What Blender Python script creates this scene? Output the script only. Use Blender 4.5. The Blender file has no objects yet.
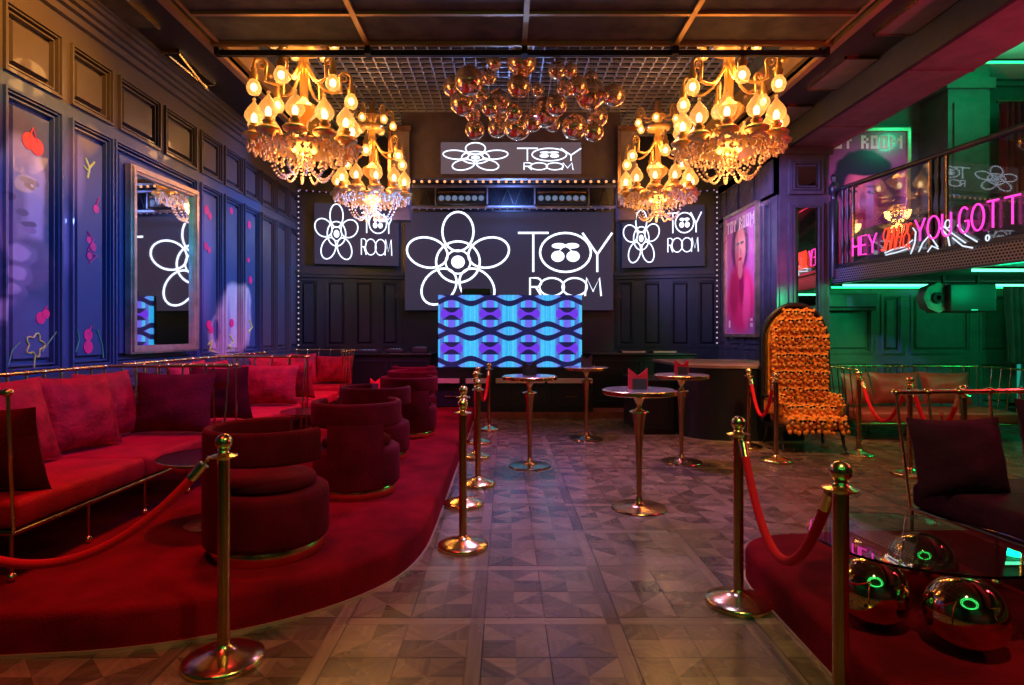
import bpy, math, random
from math import sin, cos, pi, radians as R, sqrt, atan2
from mathutils import Vector, Matrix
random.seed(7)
C = bpy.context.scene.collection
F = 600.0; CH = 1.404
def at(x, y, Y): return Vector(((x-505)*Y/F, Y, CH+(333-y)*Y/F))

# ------------------------------------------------------------------ materials
def newmat(name):
    m = bpy.data.materials.new(name); m.use_nodes = True
    nt = m.node_tree; return m, nt, nt.nodes['Principled BSDF']
def mat(name, col, rough=.5, metal=0, em=None, es=0, bump=0, bscale=40, var=0, vscale=6, sheen=0, sheencol=None, trans=0, coat=0, alpha=1, ior=None, spec=None):
    m, nt, b = newmat(name)
    b.inputs['Base Color'].default_value = (*col, 1); b.inputs['Roughness'].default_value = rough
    b.inputs['Metallic'].default_value = metal
    if em: b.inputs['Emission Color'].default_value = (*em, 1); b.inputs['Emission Strength'].default_value = es
    if sheen:
        b.inputs['Sheen Weight'].default_value = sheen; b.inputs['Sheen Roughness'].default_value = .4
        b.inputs['Sheen Tint'].default_value = (*(sheencol or col), 1)
    if trans: b.inputs['Transmission Weight'].default_value = trans
    if coat: b.inputs['Coat Weight'].default_value = coat; b.inputs['Coat Roughness'].default_value = .15
    if ior: b.inputs['IOR'].default_value = ior
    if spec is not None: b.inputs['Specular IOR Level'].default_value = spec
    b.inputs['Alpha'].default_value = alpha
    if bump or var:
        tc = nt.nodes.new('ShaderNodeTexCoord')
    if bump:
        n = nt.nodes.new('ShaderNodeTexNoise'); n.inputs['Scale'].default_value = bscale; n.inputs['Detail'].default_value = 4
        bp = nt.nodes.new('ShaderNodeBump'); bp.inputs['Strength'].default_value = bump; bp.inputs['Distance'].default_value = .02
        nt.links.new(tc.outputs['Object'], n.inputs['Vector']); nt.links.new(n.outputs['Fac'], bp.inputs['Height']); nt.links.new(bp.outputs['Normal'], b.inputs['Normal'])
    if var:
        n = nt.nodes.new('ShaderNodeTexNoise'); n.inputs['Scale'].default_value = vscale; n.inputs['Detail'].default_value = 5
        r = nt.nodes.new('ShaderNodeMix'); r.data_type = 'RGBA'
        r.inputs[6].default_value = (*[c*(1-var) for c in col], 1); r.inputs[7].default_value = (*[min(1, c*(1+var)) for c in col], 1)
        nt.links.new(tc.outputs['Object'], n.inputs['Vector'])
        mr = nt.nodes.new('ShaderNodeMapRange'); mr.inputs[1].default_value = .35; mr.inputs[2].default_value = .65
        nt.links.new(n.outputs['Fac'], mr.inputs[0]); nt.links.new(mr.outputs[0], r.inputs[0]); nt.links.new(r.outputs[2], b.inputs['Base Color'])
    return m
def emit(name, col, s): return mat(name, (.02,.02,.02), .5, em=col, es=s)

class NB:      # tiny node builder
    def __init__(s, nt): s.nt = nt
    def m(s, op, a, b=None, c=None):
        n = s.nt.nodes.new('ShaderNodeMath'); n.operation = op
        for i, v in enumerate((a, b, c)):
            if v is None: continue
            if isinstance(v, (int, float)): n.inputs[i].default_value = v
            else: s.nt.links.new(v, n.inputs[i])
        return n.outputs[0]
    def mix(s, f, a, b):
        n = s.nt.nodes.new('ShaderNodeMix'); n.data_type = 'RGBA'
        for i, v in ((0, f), (6, a), (7, b)):
            if isinstance(v, (int, float)): n.inputs[i].default_value = v
            elif isinstance(v, tuple): n.inputs[i].default_value = (*v, 1)
            else: s.nt.links.new(v, n.inputs[i])
        return n.outputs[2]
    def coords(s, kind='Object', warp=0, wscale=3):
        tc = s.nt.nodes.new('ShaderNodeTexCoord'); out = tc.outputs[kind]
        if warp:
            n = s.nt.nodes.new('ShaderNodeTexNoise'); n.inputs['Scale'].default_value = wscale; n.inputs['Detail'].default_value = 3
            s.nt.links.new(out, n.inputs['Vector'])
            v = s.nt.nodes.new('ShaderNodeVectorMath'); v.operation = 'MULTIPLY_ADD'
            s.nt.links.new(n.outputs['Color'], v.inputs[0]); v.inputs[1].default_value = (warp,)*3
            v2 = s.nt.nodes.new('ShaderNodeVectorMath'); v2.operation = 'SUBTRACT'; s.nt.links.new(out, v2.inputs[0]); v2.inputs[1].default_value = (warp/2,)*3
            s.nt.links.new(v2.outputs[0], v.inputs[2]); out = v.outputs[0]
        sp = s.nt.nodes.new('ShaderNodeSeparateXYZ'); s.nt.links.new(out, sp.inputs[0]); return sp.outputs
    def noise(s, scale, detail=4, kind='Object', sc3=None):
        tc = s.nt.nodes.new('ShaderNodeTexCoord'); n = s.nt.nodes.new('ShaderNodeTexNoise'); n.inputs['Scale'].default_value = scale; n.inputs['Detail'].default_value = detail
        o = tc.outputs[kind]
        if sc3:
            mp = s.nt.nodes.new('ShaderNodeMapping'); mp.inputs['Scale'].default_value = sc3; s.nt.links.new(o, mp.inputs[0]); o = mp.outputs[0]
        s.nt.links.new(o, n.inputs['Vector']); return n.outputs['Fac']
    def ell(s, u, v, cu, cv, ru, rv, soft=.15, rot=0):
        du = s.m('SUBTRACT', u, cu); dv = s.m('SUBTRACT', v, cv)
        if rot:
            c, k = cos(rot), sin(rot)
            a = s.m('ADD', s.m('MULTIPLY', du, c), s.m('MULTIPLY', dv, k)); b = s.m('SUBTRACT', s.m('MULTIPLY', dv, c), s.m('MULTIPLY', du, k))
        else: a, b = du, dv
        a = s.m('DIVIDE', a, ru); b = s.m('DIVIDE', b, rv)
        d = s.m('ADD', s.m('MULTIPLY', a, a), s.m('MULTIPLY', b, b))
        n = s.nt.nodes.new('ShaderNodeMapRange'); n.interpolation_type = 'SMOOTHSTEP'; s.nt.links.new(d, n.inputs[0])
        n.inputs[1].default_value = 1+soft; n.inputs[2].default_value = 1-soft; return n.outputs[0]

M = {}
M['brass'] = mat('brass', (.90,.64,.26), .2, 1)
M['brass_dark'] = mat('aged_brass', (.55,.33,.13), .22, 1, var=.15)
M['copper'] = mat('bronze', (.50,.27,.13), .24, 1, var=.1)
M['mirrorball'] = mat('amber_mirror', (1.0,.68,.42), .05, .82)
M['goldball'] = mat('gold_mirror', (.75,.48,.26), .04, 1)
M['rope'] = mat('red_velvet_rope', (.78,.004,.016), .7, spec=.2, bump=.3, bscale=120)
M['velvet'] = mat('red_velvet', (.40,.003,.014), .75, sheen=.08, sheencol=(.9,.02,.08), spec=.2, bump=.25, bscale=60, var=.2)
M['velvet_pillow'] = mat('red_pillow_velvet', (.34,.004,.012), .7, sheen=.12, sheencol=(.9,.02,.08), spec=.2, bump=.35, bscale=35, var=.3, vscale=9)
M['velvet_dark'] = mat('dark_wine_velvet', (.11,.003,.009), .75, sheen=.06, sheencol=(.6,.02,.06), spec=.12, bump=.3, bscale=40, var=.25)
M['velvet_chair'] = mat('burgundy_velvet', (.10,.001,.011), .8, sheen=.15, sheencol=(.7,.01,.05), spec=.12, bump=.2, bscale=50, var=.2)
M['velvet_plum'] = mat('plum_velvet', (.055,.007,.028), .75, sheen=.12, sheencol=(.5,.1,.3), spec=.1, bump=.3, bscale=30, var=.25)
M['leather_red'] = mat('red_brown_leather', (.30,.045,.03), .5, bump=.2, bscale=50, var=.2)
M['carpet'] = mat('red_carpet', (.20,.002,.009), .95, sheen=.05, sheencol=(.7,.03,.04), spec=.08, bump=.6, bscale=150, var=.35, vscale=3)
M['wall'] = mat('dark_painted_panelling', (.07,.062,.075), .26, bump=.06, bscale=25, var=.12, coat=.2)
M['wall_back'] = mat('near_black_panelling', (.016,.015,.026), .36, bump=.06, bscale=25, var=.15)
M['wall_green'] = mat('green_painted_panelling', (.05,.15,.12), .5, bump=.06, bscale=25, var=.15)
M['black'] = mat('black_lacquer', (.012,.011,.014), .35)
M['blackmatte'] = mat('black_matte', (.005,.005,.006), .8)
M['ceil'] = mat('brown_ceiling_plaster', (.072,.074,.044), .75, bump=.3, bscale=9, var=.4, vscale=4)
M['ceil_dark'] = mat('dark_soffit', (.014,.011,.011), .6, bump=.1, bscale=9, var=.3)
M['beam'] = mat('grey_soffit_paint', (.17,.12,.13), .6, var=.15)
M['goldtrim'] = mat('gold_painted_trim', (.5,.3,.1), .35, .6)
M['gridmetal'] = mat('grey_grid_metal', (.38,.38,.42), .45, .4)
M['frame_gold'] = mat('gold_leaf_frame', (.66,.48,.32), .3, .8, bump=.15, bscale=40, var=.2)
M['mirror'] = mat('mirror_glass', (.86,.86,.88), .02, 1)
M['screen'] = mat('switched_on_screen_panel', (.008,.008,.012), .5, em=(.15,.12,.24), es=.22, spec=.2)
M['screen_top'] = mat('banner_screen_panel', (.008,.008,.012), .5, em=(.30,.20,.24), es=.4)
M['stroke'] = emit('white_screen_stroke', (.74,.82,1.0), 2.0)
M['bulb_warm'] = emit('warm_bulb', (1.0,.66,.26), 9)
M['bulb_orange'] = emit('orange_marquee_bulb', (1.0,.36,.14), 1.6)
M['bulb_pink'] = emit('pink_marquee_bulb', (.6,.3,.7), .6)
M['bulb_white'] = emit('white_strip_bulb', (.8,.6,.75), .8)
M['neon_pink'] = emit('pink_neon', (1.0,.04,.50), 1.7)
M['neon_red'] = emit('red_neon', (1.0,.05,.02), 1.7)
M['neon_white'] = emit('white_neon', (.75,.85,1.0), 1.1)
M['tube_green'] = emit('green_tube_light', (.02,1.0,.25), 3.2)
M['tube_cyan'] = emit('pale_green_tube_light', (.12,1.0,.45), 3.4)
M['gold_lit'] = mat('chandelier_gold', (.95,.60,.22), .3, .75)
M['crystal'] = mat('crystal_bead', (1.0,.78,.52), .15, .1, coat=.4)
M['glass'] = mat('clear_glass', (.86,.96,.92), .005, 0, trans=1, ior=1.6)
M['speaker'] = mat('speaker_cabinet', (.02,.022,.022), .5)
M['curtain'] = mat('brown_curtain', (.10,.062,.055), .85, sheen=.2, var=.2)
M['orange_plush'] = mat('orange_plush', (.90,.26,.03), .9, sheen=.1, sheencol=(1,.5,.2), bump=.7, bscale=90, var=.3, vscale=20)
M['plush_light'] = mat('light_orange_plush', (.85,.42,.16), .9, bump=.4, bscale=90)
M['sunglass'] = mat('black_plastic', (.01,.01,.012), .12)
M['paper_red'] = mat('red_card', (.92,.02,.04), .6)
M['paper_dark'] = mat('dark_card', (.07,.045,.05), .5)
M['marble'] = mat('smoky_table_top', (.30,.24,.25), .15, var=.3, vscale=12, coat=.5)
M['tabletop_dark'] = mat('dark_glass_top', (.02,.018,.02), .06, coat=1)
M['beige'] = mat('beige_ledge', (.62,.45,.36), .5)
M['wood_top'] = mat('brown_counter_top', (.35,.2,.17), .4, var=.2)
M['trimstrip'] = mat('metal_edge_strip', (.72,.5,.35), .35, .7)
M['pink_paint'] = mat('cherry_pink_paint', (.85,.02,.14), .45)
M['red_paint'] = mat('cherry_red_paint', (.75,.05,.03), .45)
M['yellow_paint'] = mat('yellow_line_paint', (.62,.75,.10), .45)
M['green_paint'] = mat('green_line_paint', (.06,.42,.16), .45)
M['letter_print'] = mat('pale_printed_letter', (.80,.88,.90), .5)
M['letter_print2'] = mat('cream_printed_letter', (.85,.70,.62), .5)
M['win_glow'] = emit('green_lit_window', (.02,.45,.32), .6)

def hexmat():
    m, nt, b = newmat('perforated_mesh_metal'); g = NB(nt); o = g.coords()
    # staggered round perforations on the fascia (x along, z up in object space)
    k = 26.0
    u = g.m('MULTIPLY', o[0], k); v = g.m('MULTIPLY', o[2], k*1.15)
    row = g.m('FLOOR', v); off = g.m('MULTIPLY', g.m('MODULO', row, 2), .5)
    fu = g.m('SUBTRACT', g.m('FRACT', g.m('ADD', u, off)), .5); fv = g.m('SUBTRACT', g.m('FRACT', v), .5)
    d = g.m('SQRT', g.m('ADD', g.m('MULTIPLY', fu, fu), g.m('MULTIPLY', fv, fv)))
    h = g.m('LESS_THAN', d, .36)
    nt.links.new(g.mix(h, (.20,.19,.2), (.006,.006,.006)), b.inputs['Base Color']); b.inputs['Roughness'].default_value = .45; b.inputs['Metallic'].default_value = .5
    return m
M['hex'] = hexmat()

def floormats():
    out = []
    for i in range(4):
        m, nt, b = newmat('parquet_grain_%s' % ['along','across','diagonal','counter_diagonal'][i]); g = NB(nt)
        tc = nt.nodes.new('ShaderNodeTexCoord'); mp = nt.nodes.new('ShaderNodeMapping'); mp.inputs['Rotation'].default_value = (0,0,[0,pi/2,pi/4,-pi/4][i]); mp.vector_type = 'POINT'
        mp2 = nt.nodes.new('ShaderNodeMapping'); mp2.inputs['Scale'].default_value = (2.2, 40, 1)
        nt.links.new(tc.outputs['Object'], mp.inputs[0]); nt.links.new(mp.outputs[0], mp2.inputs[0])
        n = nt.nodes.new('ShaderNodeTexNoise'); n.inputs['Scale'].default_value = 1; n.inputs['Detail'].default_value = 6; nt.links.new(mp2.outputs[0], n.inputs['Vector'])
        at_ = nt.nodes.new('ShaderNodeAttribute'); at_.attribute_name = 'tone'
        t = g.m('ADD', g.m('MULTIPLY', n.outputs['Fac'], .6), g.m('MULTIPLY', at_.outputs['Fac'], .8))
        t = g.m('SUBTRACT', t, .30)
        c = g.mix(t, (.030,.017,.011), (.36,.215,.135))
        nt.links.new(c, b.inputs['Base Color'])
        r = g.m('ADD', .10, g.m('MULTIPLY', g.noise(2.2), .32)); nt.links.new(r, b.inputs['Roughness'])
        bp = nt.nodes.new('ShaderNodeBump'); bp.inputs['Strength'].default_value = .12; bp.inputs['Distance'].default_value = .01
        nt.links.new(n.outputs['Fac'], bp.inputs['Height']); nt.links.new(bp.outputs[0], b.inputs['Normal'])
        out.append(m)
    return out

# ------------------------------------------------------------------ mesh helpers
class MB:
    def __init__(s): s.v = []; s.f = []; s.mi = []; s.sm = []; s.tone = []; s.cur = 0
    def add(s, vs, fs, smooth=False, tone=0):
        o = len(s.v); s.v += [tuple(p) for p in vs]
        for f in fs: s.f.append([i+o for i in f]); s.mi.append(s.cur); s.sm.append(smooth); s.tone.append(tone)
        return s
    def box(s, x0, x1, y0, y1, z0, z1, bev=0):
        if bev <= 0:
            vs = [(x,y,z) for x in (x0,x1) for y in (y0,y1) for z in (z0,z1)]
            return s.add(vs, [(0,1,3,2),(4,6,7,5),(0,4,5,1),(2,3,7,6),(0,2,6,4),(1,5,7,3)])
        return s.rbox(x0,x1,y0,y1,z0,z1,bev)
    def rbox(s, x0, x1, y0, y1, z0, z1, r, n=3):
        # rounded box: sphere octants pushed to the corners
        r = min(r, (x1-x0)/2, (y1-y0)/2, (z1-z0)/2); S = 4*(n); T = 2*n+1
        vs = []; rows = []
        th = [ -pi/2 + pi/2*i/n for i in range(n+1)] + [pi/2*i/n for i in range(n+1)]
        for j, t in enumerate(th):
            cz = (z0+r) if j <= n else (z1-r); row = []
            for q in range(4):
                for i in range(n+1):
                    a = q*pi/2 + pi/2*i/n
                    cx = (x1-r) if q in (0,3) else (x0+r); cy = (y1-r) if q in (0,1) else (y0+r)
                    row.append(len(vs)); vs.append((cx+r*cos(t)*cos(a), cy+r*cos(t)*sin(a), cz+r*sin(t)))
            rows.append(row)
        fs = []
        for a, b in zip(rows, rows[1:]):
            L = len(a)
            for i in range(L): fs.append((a[i], a[(i+1)%L], b[(i+1)%L], b[i]))
        fs.append(rows[0][::-1]); fs.append(rows[-1])
        return s.add(vs, fs, True)
    def lathe(s, prof, seg=24, c=(0,0,0), smooth=True, axis='z', cap=True):
        vs = []; fs = []; n = len(prof)
        for r, z in prof:
            for i in range(seg):
                a = 2*pi*i/seg; p = (r*cos(a), r*sin(a), z)
                if axis == 'x': p = (p[2], p[0], p[1])
                if axis == 'y': p = (p[0], p[2], p[1])
                vs.append((p[0]+c[0], p[1]+c[1], p[2]+c[2]))
        for j in range(n-1):
            for i in range(seg): fs.append((j*seg+i, j*seg+(i+1)%seg, (j+1)*seg+(i+1)%seg, (j+1)*seg+i))
        if cap: fs.append(list(range(seg))[::-1]); fs.append([ (n-1)*seg+i for i in range(seg)])
        return s.add(vs, fs, smooth)
    def sphere(s, c, r, seg=16, rings=10, sc=(1,1,1)):
        vs = []; fs = []
        for j in range(1, rings):
            t = pi*j/rings
            for i in range(seg):
                a = 2*pi*i/seg; vs.append((c[0]+r*sc[0]*sin(t)*cos(a), c[1]+r*sc[1]*sin(t)*sin(a), c[2]+r*sc[2]*cos(t)))
        T = len(vs); vs.append((c[0],c[1],c[2]+r*sc[2])); vs.append((c[0],c[1],c[2]-r*sc[2]))
        for j in range(rings-2):
            for i in range(seg): fs.append((j*seg+i, (j+1)*seg+i, (j+1)*seg+(i+1)%seg, j*seg+(i+1)%seg))
        for i in range(seg): fs.append((T, i, (i+1)%seg)); fs.append((T+1, (rings-2)*seg+(i+1)%seg, (rings-2)*seg+i))
        return s.add(vs, fs, True)
    def tube(s, pts, r, sides=8, closed=False, smooth=True):
        pts = [Vector(p) for p in pts]; n = len(pts)
        rs = r if isinstance(r, (list, tuple)) else [r]*n
        T = []
        for i in range(n):
            if closed: d = pts[(i+1)%n]-pts[i-1]
            else: d = pts[min(i+1,n-1)]-pts[max(i-1,0)]
            T.append(d.normalized() if d.length > 1e-9 else Vector((0,0,1)))
        up = Vector((0,0,1)) if abs(T[0].z) < .9 else Vector((1,0,0))
        N = (up - T[0]*up.dot(T[0])).normalized(); vs = []
        for i in range(n):
            N = N - T[i]*N.dot(T[i])
            N = N.normalized() if N.length > 1e-6 else T[i].orthogonal().normalized()
            B = T[i].cross(N)
            for k in range(sides):
                a = 2*pi*k/sides; vs.append(pts[i] + (N*cos(a)+B*sin(a))*rs[i])
        fs = []
        for i in range(n if closed else n-1):
            j = (i+1)%n
            for k in range(sides): fs.append((i*sides+k, i*sides+(k+1)%sides, j*sides+(k+1)%sides, j*sides+k))
        if not closed: fs.append(list(range(sides))[::-1]); fs.append([(n-1)*sides+k for k in range(sides)])
        return s.add(vs, fs, smooth)
    def sweep_arc(s, prof, a0, a1, n=24, c=(0,0)):
        vs = []; P = len(prof)
        for i in range(n+1):
            a = a0+(a1-a0)*i/n
            for r, z in prof: vs.append((c[0]+r*cos(a), c[1]+r*sin(a), z))
        fs = [(i*P+k, i*P+(k+1)%P, (i+1)*P+(k+1)%P, (i+1)*P+k) for i in range(n) for k in range(P)]
        fs.append(list(range(P))); fs.append([n*P+k for k in range(P)][::-1])
        return s.add(vs, fs, True)
    def prism(s, poly, z0, z1, smooth=False):
        n = len(poly); vs = [(x,y,z0) for x,y in poly]+[(x,y,z1) for x,y in poly]
        fs = [(i,(i+1)%n,(i+1)%n+n,i+n) for i in range(n)]
        s.add(vs, fs+[list(range(n))[::-1], [n+i for i in range(n)]], smooth); return s
    def xform(s, mtx): s.v = [tuple(mtx @ Vector(p)) for p in s.v]; return s
    def build(s, name, m, parent=None, loc=None, rot=None, auto=True):
        me = bpy.data.meshes.new(name); me.from_pydata(s.v, [], s.f)
        ms = m if isinstance(m, list) else [m]
        for x in ms: me.materials.append(M[x] if isinstance(x, str) else x)
        me.polygons.foreach_set('material_index', s.mi); me.polygons.foreach_set('use_smooth', s.sm)
        if any(s.tone):
            a = me.attributes.new('tone', 'FLOAT', 'FACE'); a.data.foreach_set('value', s.tone)
        me.update()
        if any(s.sm):
            try: me.set_sharp_from_angle(angle=R(50))
            except Exception: pass
        o = bpy.data.objects.new(name, me); C.objects.link(o)
        if parent: o.parent = parent
        if loc is not None: o.location = loc
        if rot is not None: o.rotation_euler = rot
        return o
def rr(r0, r1, z0, z1, b, n=3):       # rounded rectangle profile
    p = []
    for q, (cr, cz) in enumerate(((r1-b, z1-b), (r0+b, z1-b), (r0+b, z0+b), (r1-b, z0+b))):
        for i in range(n+1):
            a = q*pi/2+pi/2*i/n; p.append((cr+b*cos(a), cz+b*sin(a)))
    return p
def tag(o, label=None, cat=None, group=None, kind=None):
    if label: o['label'] = label
    if cat: o['category'] = cat
    if group: o['group'] = group
    if kind: o['kind'] = kind
    return o
def thing(name, label, cat, loc=(0,0,0), rz=0, group=None):
    o = bpy.data.objects.new(name, None); C.objects.link(o); o.location = loc; o.rotation_euler = (0,0,rz); o.empty_display_size = .1
    return tag(o, label, cat, group)
def struct(o): o['kind'] = 'structure'; return o
def inst(src, parent, loc=(0,0,0), rot=(0,0,0), scale=(1,1,1)):    # another part sharing a mesh
    c = src.copy(); C.objects.link(c); c.parent = parent; c.location = loc; c.rotation_euler = rot; c.scale = scale; return c
KIDS = {}
def copy_tree(o, parent=None):
    c = o.copy(); C.objects.link(c)
    if parent: c.parent = parent
    for ch in [x for x in bpy.data.objects if x.parent == o]: copy_tree(ch, c)
    return c
def place(o, loc, rz=None, label=None, group=None):
    o.location = loc
    if rz is not None: o.rotation_euler = (0,0,rz)
    if label: o['label'] = label
    if group: o['group'] = group
    return o

# ------------------------------------------------------------------ camera / world
cam = bpy.data.cameras.new('camera'); co = bpy.data.objects.new('camera', cam); C.objects.link(co)
co.location = (0,0,CH); co.rotation_euler = (pi/2,0,0); cam.sensor_width = 36; cam.lens = F/1024*36
cam.shift_x = 7/1024; cam.shift_y = -9.5/1024; cam.clip_start = .05
bpy.context.scene.camera = co
w = bpy.data.worlds.new('world'); bpy.context.scene.world = w; w.use_nodes = True
w.node_tree.nodes['Background'].inputs[0].default_value = (.05,.04,.06,1); w.node_tree.nodes['Background'].inputs[1].default_value = .05
vs = bpy.context.scene.view_settings; vs.view_transform = 'Standard'; vs.look = 'None'; vs.gamma = 1; vs.exposure = 0; vs.use_curve_mapping = False

XL, XR, YB, ZC = -3.9, 4.0, 11.6, 4.4
XR2 = 8.0; YG = 9.2
# ------------------------------------------------------------------ floor
fb = MB(); FM = floormats()
def tri(pts, mi, tone): fb.cur = mi; fb.add([(x,y,0) for x,y in pts], [tuple(range(len(pts)))], tone=tone)
P = .66; S = .07
for i in range(-6, 13):
    for j in range(-6, 18):
        x0 = -.17+(i)*P; y0 = .25+j*P
        # border strips then four cells of crossing triangles
        rt = lambda: random.uniform(.25,1)
        tri([(x0+S,y0),(x0+P,y0),(x0+P,y0+S-.003),(x0+S,y0+S-.003)],0,rt())
        tri([(x0,y0+S),(x0+S-.003,y0+S),(x0+S-.003,y0+P),(x0,y0+P)],1,rt())
        tri([(x0,y0),(x0+S-.003,y0),(x0+S-.003,y0+S-.003),(x0,y0+S-.003)],1,rt())
        a = (P-S)/2
        for ci in range(2):
            for cj in range(2):
                cx = x0+S+a*(ci+.5)-(0); cy = y0+S+a*(cj+.5); h = a/2-.002
                cs = [(cx-h,cy-h),(cx+h,cy-h),(cx+h,cy+h),(cx-h,cy+h)]; md = [(cx,cy-h),(cx+h,cy),(cx,cy+h),(cx-h,cy)]
                flip = (ci+cj)%2
                for k in range(4):
                    c0, m0, c1 = cs[k], md[k], cs[(k+1)%4]
                    tri([(cx,cy),c0,m0], 2 if (k+flip)%2 else 3, rt()*.9)
                    tri([(cx,cy),m0,c1], (k+flip)%2, rt()*.9)
fl = fb.build('floor', FM); struct(fl)
sub = MB().box(-4.2,8.4,-3.8,12.4,-.12,-.004).build('floor', mat('dark_joint_filler', (.03,.02,.018), .7)); struct(sub)

# ------------------------------------------------------------------ panelled walls
def frame_bars(mb, u0, u1, z0, z1, w, d, back=0):       # picture-frame moulding in (u, depth, z), depth grows into the room
    mb.box(u0,u1,back,d,z1-w,z1); mb.box(u0,u1,back,d,z0,z0+w); mb.box(u0,u0+w,back,d,z0+w,z1-w); mb.box(u1-w,u1,back,d,z0+w,z1-w)
def bevel_panel(mb, u0, u1, z0, z1, d, s):              # raised field with sloped edges
    a = [(u0,0,z0),(u1,0,z0),(u1,0,z1),(u0,0,z1)]; b = [(u0+s,d,z0+s),(u1-s,d,z0+s),(u1-s,d,z1-s),(u0+s,d,z1-s)]
    mb.add(a+b, [(0,1,5,4),(1,2,6,5),(2,3,7,6),(3,0,4,7),(4,5,6,7)])
def panelled(name, u0, u1, ztop, cols, rows, m, base_h=.18, crown=True, zb=0, thick=.12, mtx=None, proud=.035):
    # local: u along x, room side +y, z up
    mb = MB(); mb.box(u0,u1,-thick,0,zb,ztop)
    us = sorted(cols); zs = sorted(rows)
    # stiles & rails proud of the backing
    e = u0
    for a, b in us: mb.box(e, a, 0, proud, zb, ztop); e = b
    mb.box(e, u1, 0, proud, zb, ztop)
    for a, b in us:
        z = zb
        for c, d in zs: mb.box(a,b,0,proud,z,c); z = d
        mb.box(a,b,0,proud,z,ztop)
        for c, d in zs:
            frame_bars(mb, a-.012, b+.012, c-.012, d+.012, .03, proud+.02, proud*.4)
            frame_bars(mb, a+.018, b-.018, c+.018, d-.018, .02, proud-.002)
            bevel_panel(mb, a+.055, b-.055, c+.055, d-.055, .028, .03)
            frame_bars(mb, a+.085, b-.085, c+.085, d-.085, .012, .036, .02)
    if base_h: mb.box(u0,u1,proud,proud+.02,zb,zb+base_h)
    if crown:
        for k, (d, z0, z1) in enumerate(((.06,ztop-.24,ztop-.2),(.04,ztop-.2,ztop-.16),(.09,ztop-.16,ztop-.1),(.13,ztop-.1,ztop-.05),(.17,ztop-.05,ztop))):
            mb.box(u0,u1,0,proud+d,z0,z1)
    if mtx: mb.xform(mtx)
    return struct(mb.build(name, m))
def wall_mtx(ox, oy, ang): return Matrix.Translation((ox,oy,0)) @ Matrix.Rotation(ang,4,'Z')

# mural paint on the left wall
def muralmat():
    m, nt, b = newmat('painted_mural_panelling'); g = NB(nt); o = g.coords('Object', .10, 3.0); Yc, Zc = o[1], o[2]
    n1 = g.noise(1.6, 5); n2 = g.noise(14, 5)
    base = g.mix(n1, (.018,.055,.12), (.045,.078,.165))
    plain = (.07,.055,.06)
    # painted zone: below the cornice rail, between camera end and the seventh panel
    def px(x, y): Y = 2340/(505-x); return Y, CH+(333-y)*Y/600
    def E(col, x, y, rx, ry, soft=.25, rot=0, k=1.0):
        nonlocal base
        Y, z = px(x, y); sy = 2340/(505-x)**2; sz = Y/600
        f = g.ell(Yc, Zc, Y, z, rx*sy, ry*sz, soft, rot)
        if k < 1: f = g.m('MULTIPLY', f, k)
        base = g.mix(f, base, col)
    E((.05,.045,.09), 12,170,36,62,.3)        # hair
    E((.30,.28,.36), 14,205,27,68,.25)        # face
    E((.46,.42,.52), 30,200,9,45,.6)
    E((.20,.18,.28), 2,215,10,60,.5)
    E((.09,.08,.15), 24,182,9,4,.4); E((.09,.08,.15), 3,196,7,4,.4)
    E((.05,.04,.08), 24,187,5,3,.3); E((.55,.5,.6), 26,186,1.6,1.4,.3)
    E((.20,.18,.27), 14,205,4,18,.6); E((.12,.1,.17), 17,212,6,3,.5)
    E((.12,.09,.15), 24,224,8,3.2,.4); E((.30,.22,.32), 24,229,7,3,.5)
    E((.10,.09,.17), 26,262,22,26,.4)
    for (x,y,rx,ry) in ((14,254,16,11),(12,274,15,10),(10,292,13,9),(4,312,20,14)):
        E((.16,.15,.25), x,y,rx+2,ry+2,.2); E((.40,.38,.48), x-2,y-2,rx-3,ry-3,.5)
    E((.07,.10,.20), 22,335,26,40,.5)
    for (x,y,rx,ry,c) in ((70,170,10,40,(.30,.24,.34)),(60,240,6,30,(.22,.2,.34)),(84,140,9,14,(.32,.26,.12)),(200,250,9,70,(.22,.2,.36))): E(c,x,y,rx,ry,1.0,0,.6)
    # pale cloth / hair figure on the further panels
    E((.62,.50,.46), 232,318,17,34,.25); E((.70,.58,.52), 240,300,8,16,.4); E((.55,.42,.42), 218,336,12,22,.4)
    E((.45,.34,.36), 236,322,2.5,30,.7); E((.35,.28,.34), 226,326,1.6,26,.7); E((.40,.32,.36), 245,320,1.6,26,.7); E((.12,.1,.2), 212,330,3,12,.4)
    inz = g.m('MULTIPLY', g.m('LESS_THAN', Zc, 3.42), g.m('LESS_THAN', Yc, 9.42))
    inz = g.m('MULTIPLY', inz, g.m('GREATER_THAN', Zc, 1.05))
    col = g.mix(inz, plain, base)
    col = g.mix(g.m('MULTIPLY', n2, .25), col, (.05,.045,.06))
    nt.links.new(col, b.inputs['Base Color']); b.inputs['Roughness'].default_value = .4; b.inputs['Coat Weight'].default_value = .15
    return m
M['mural'] = muralmat()
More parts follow.
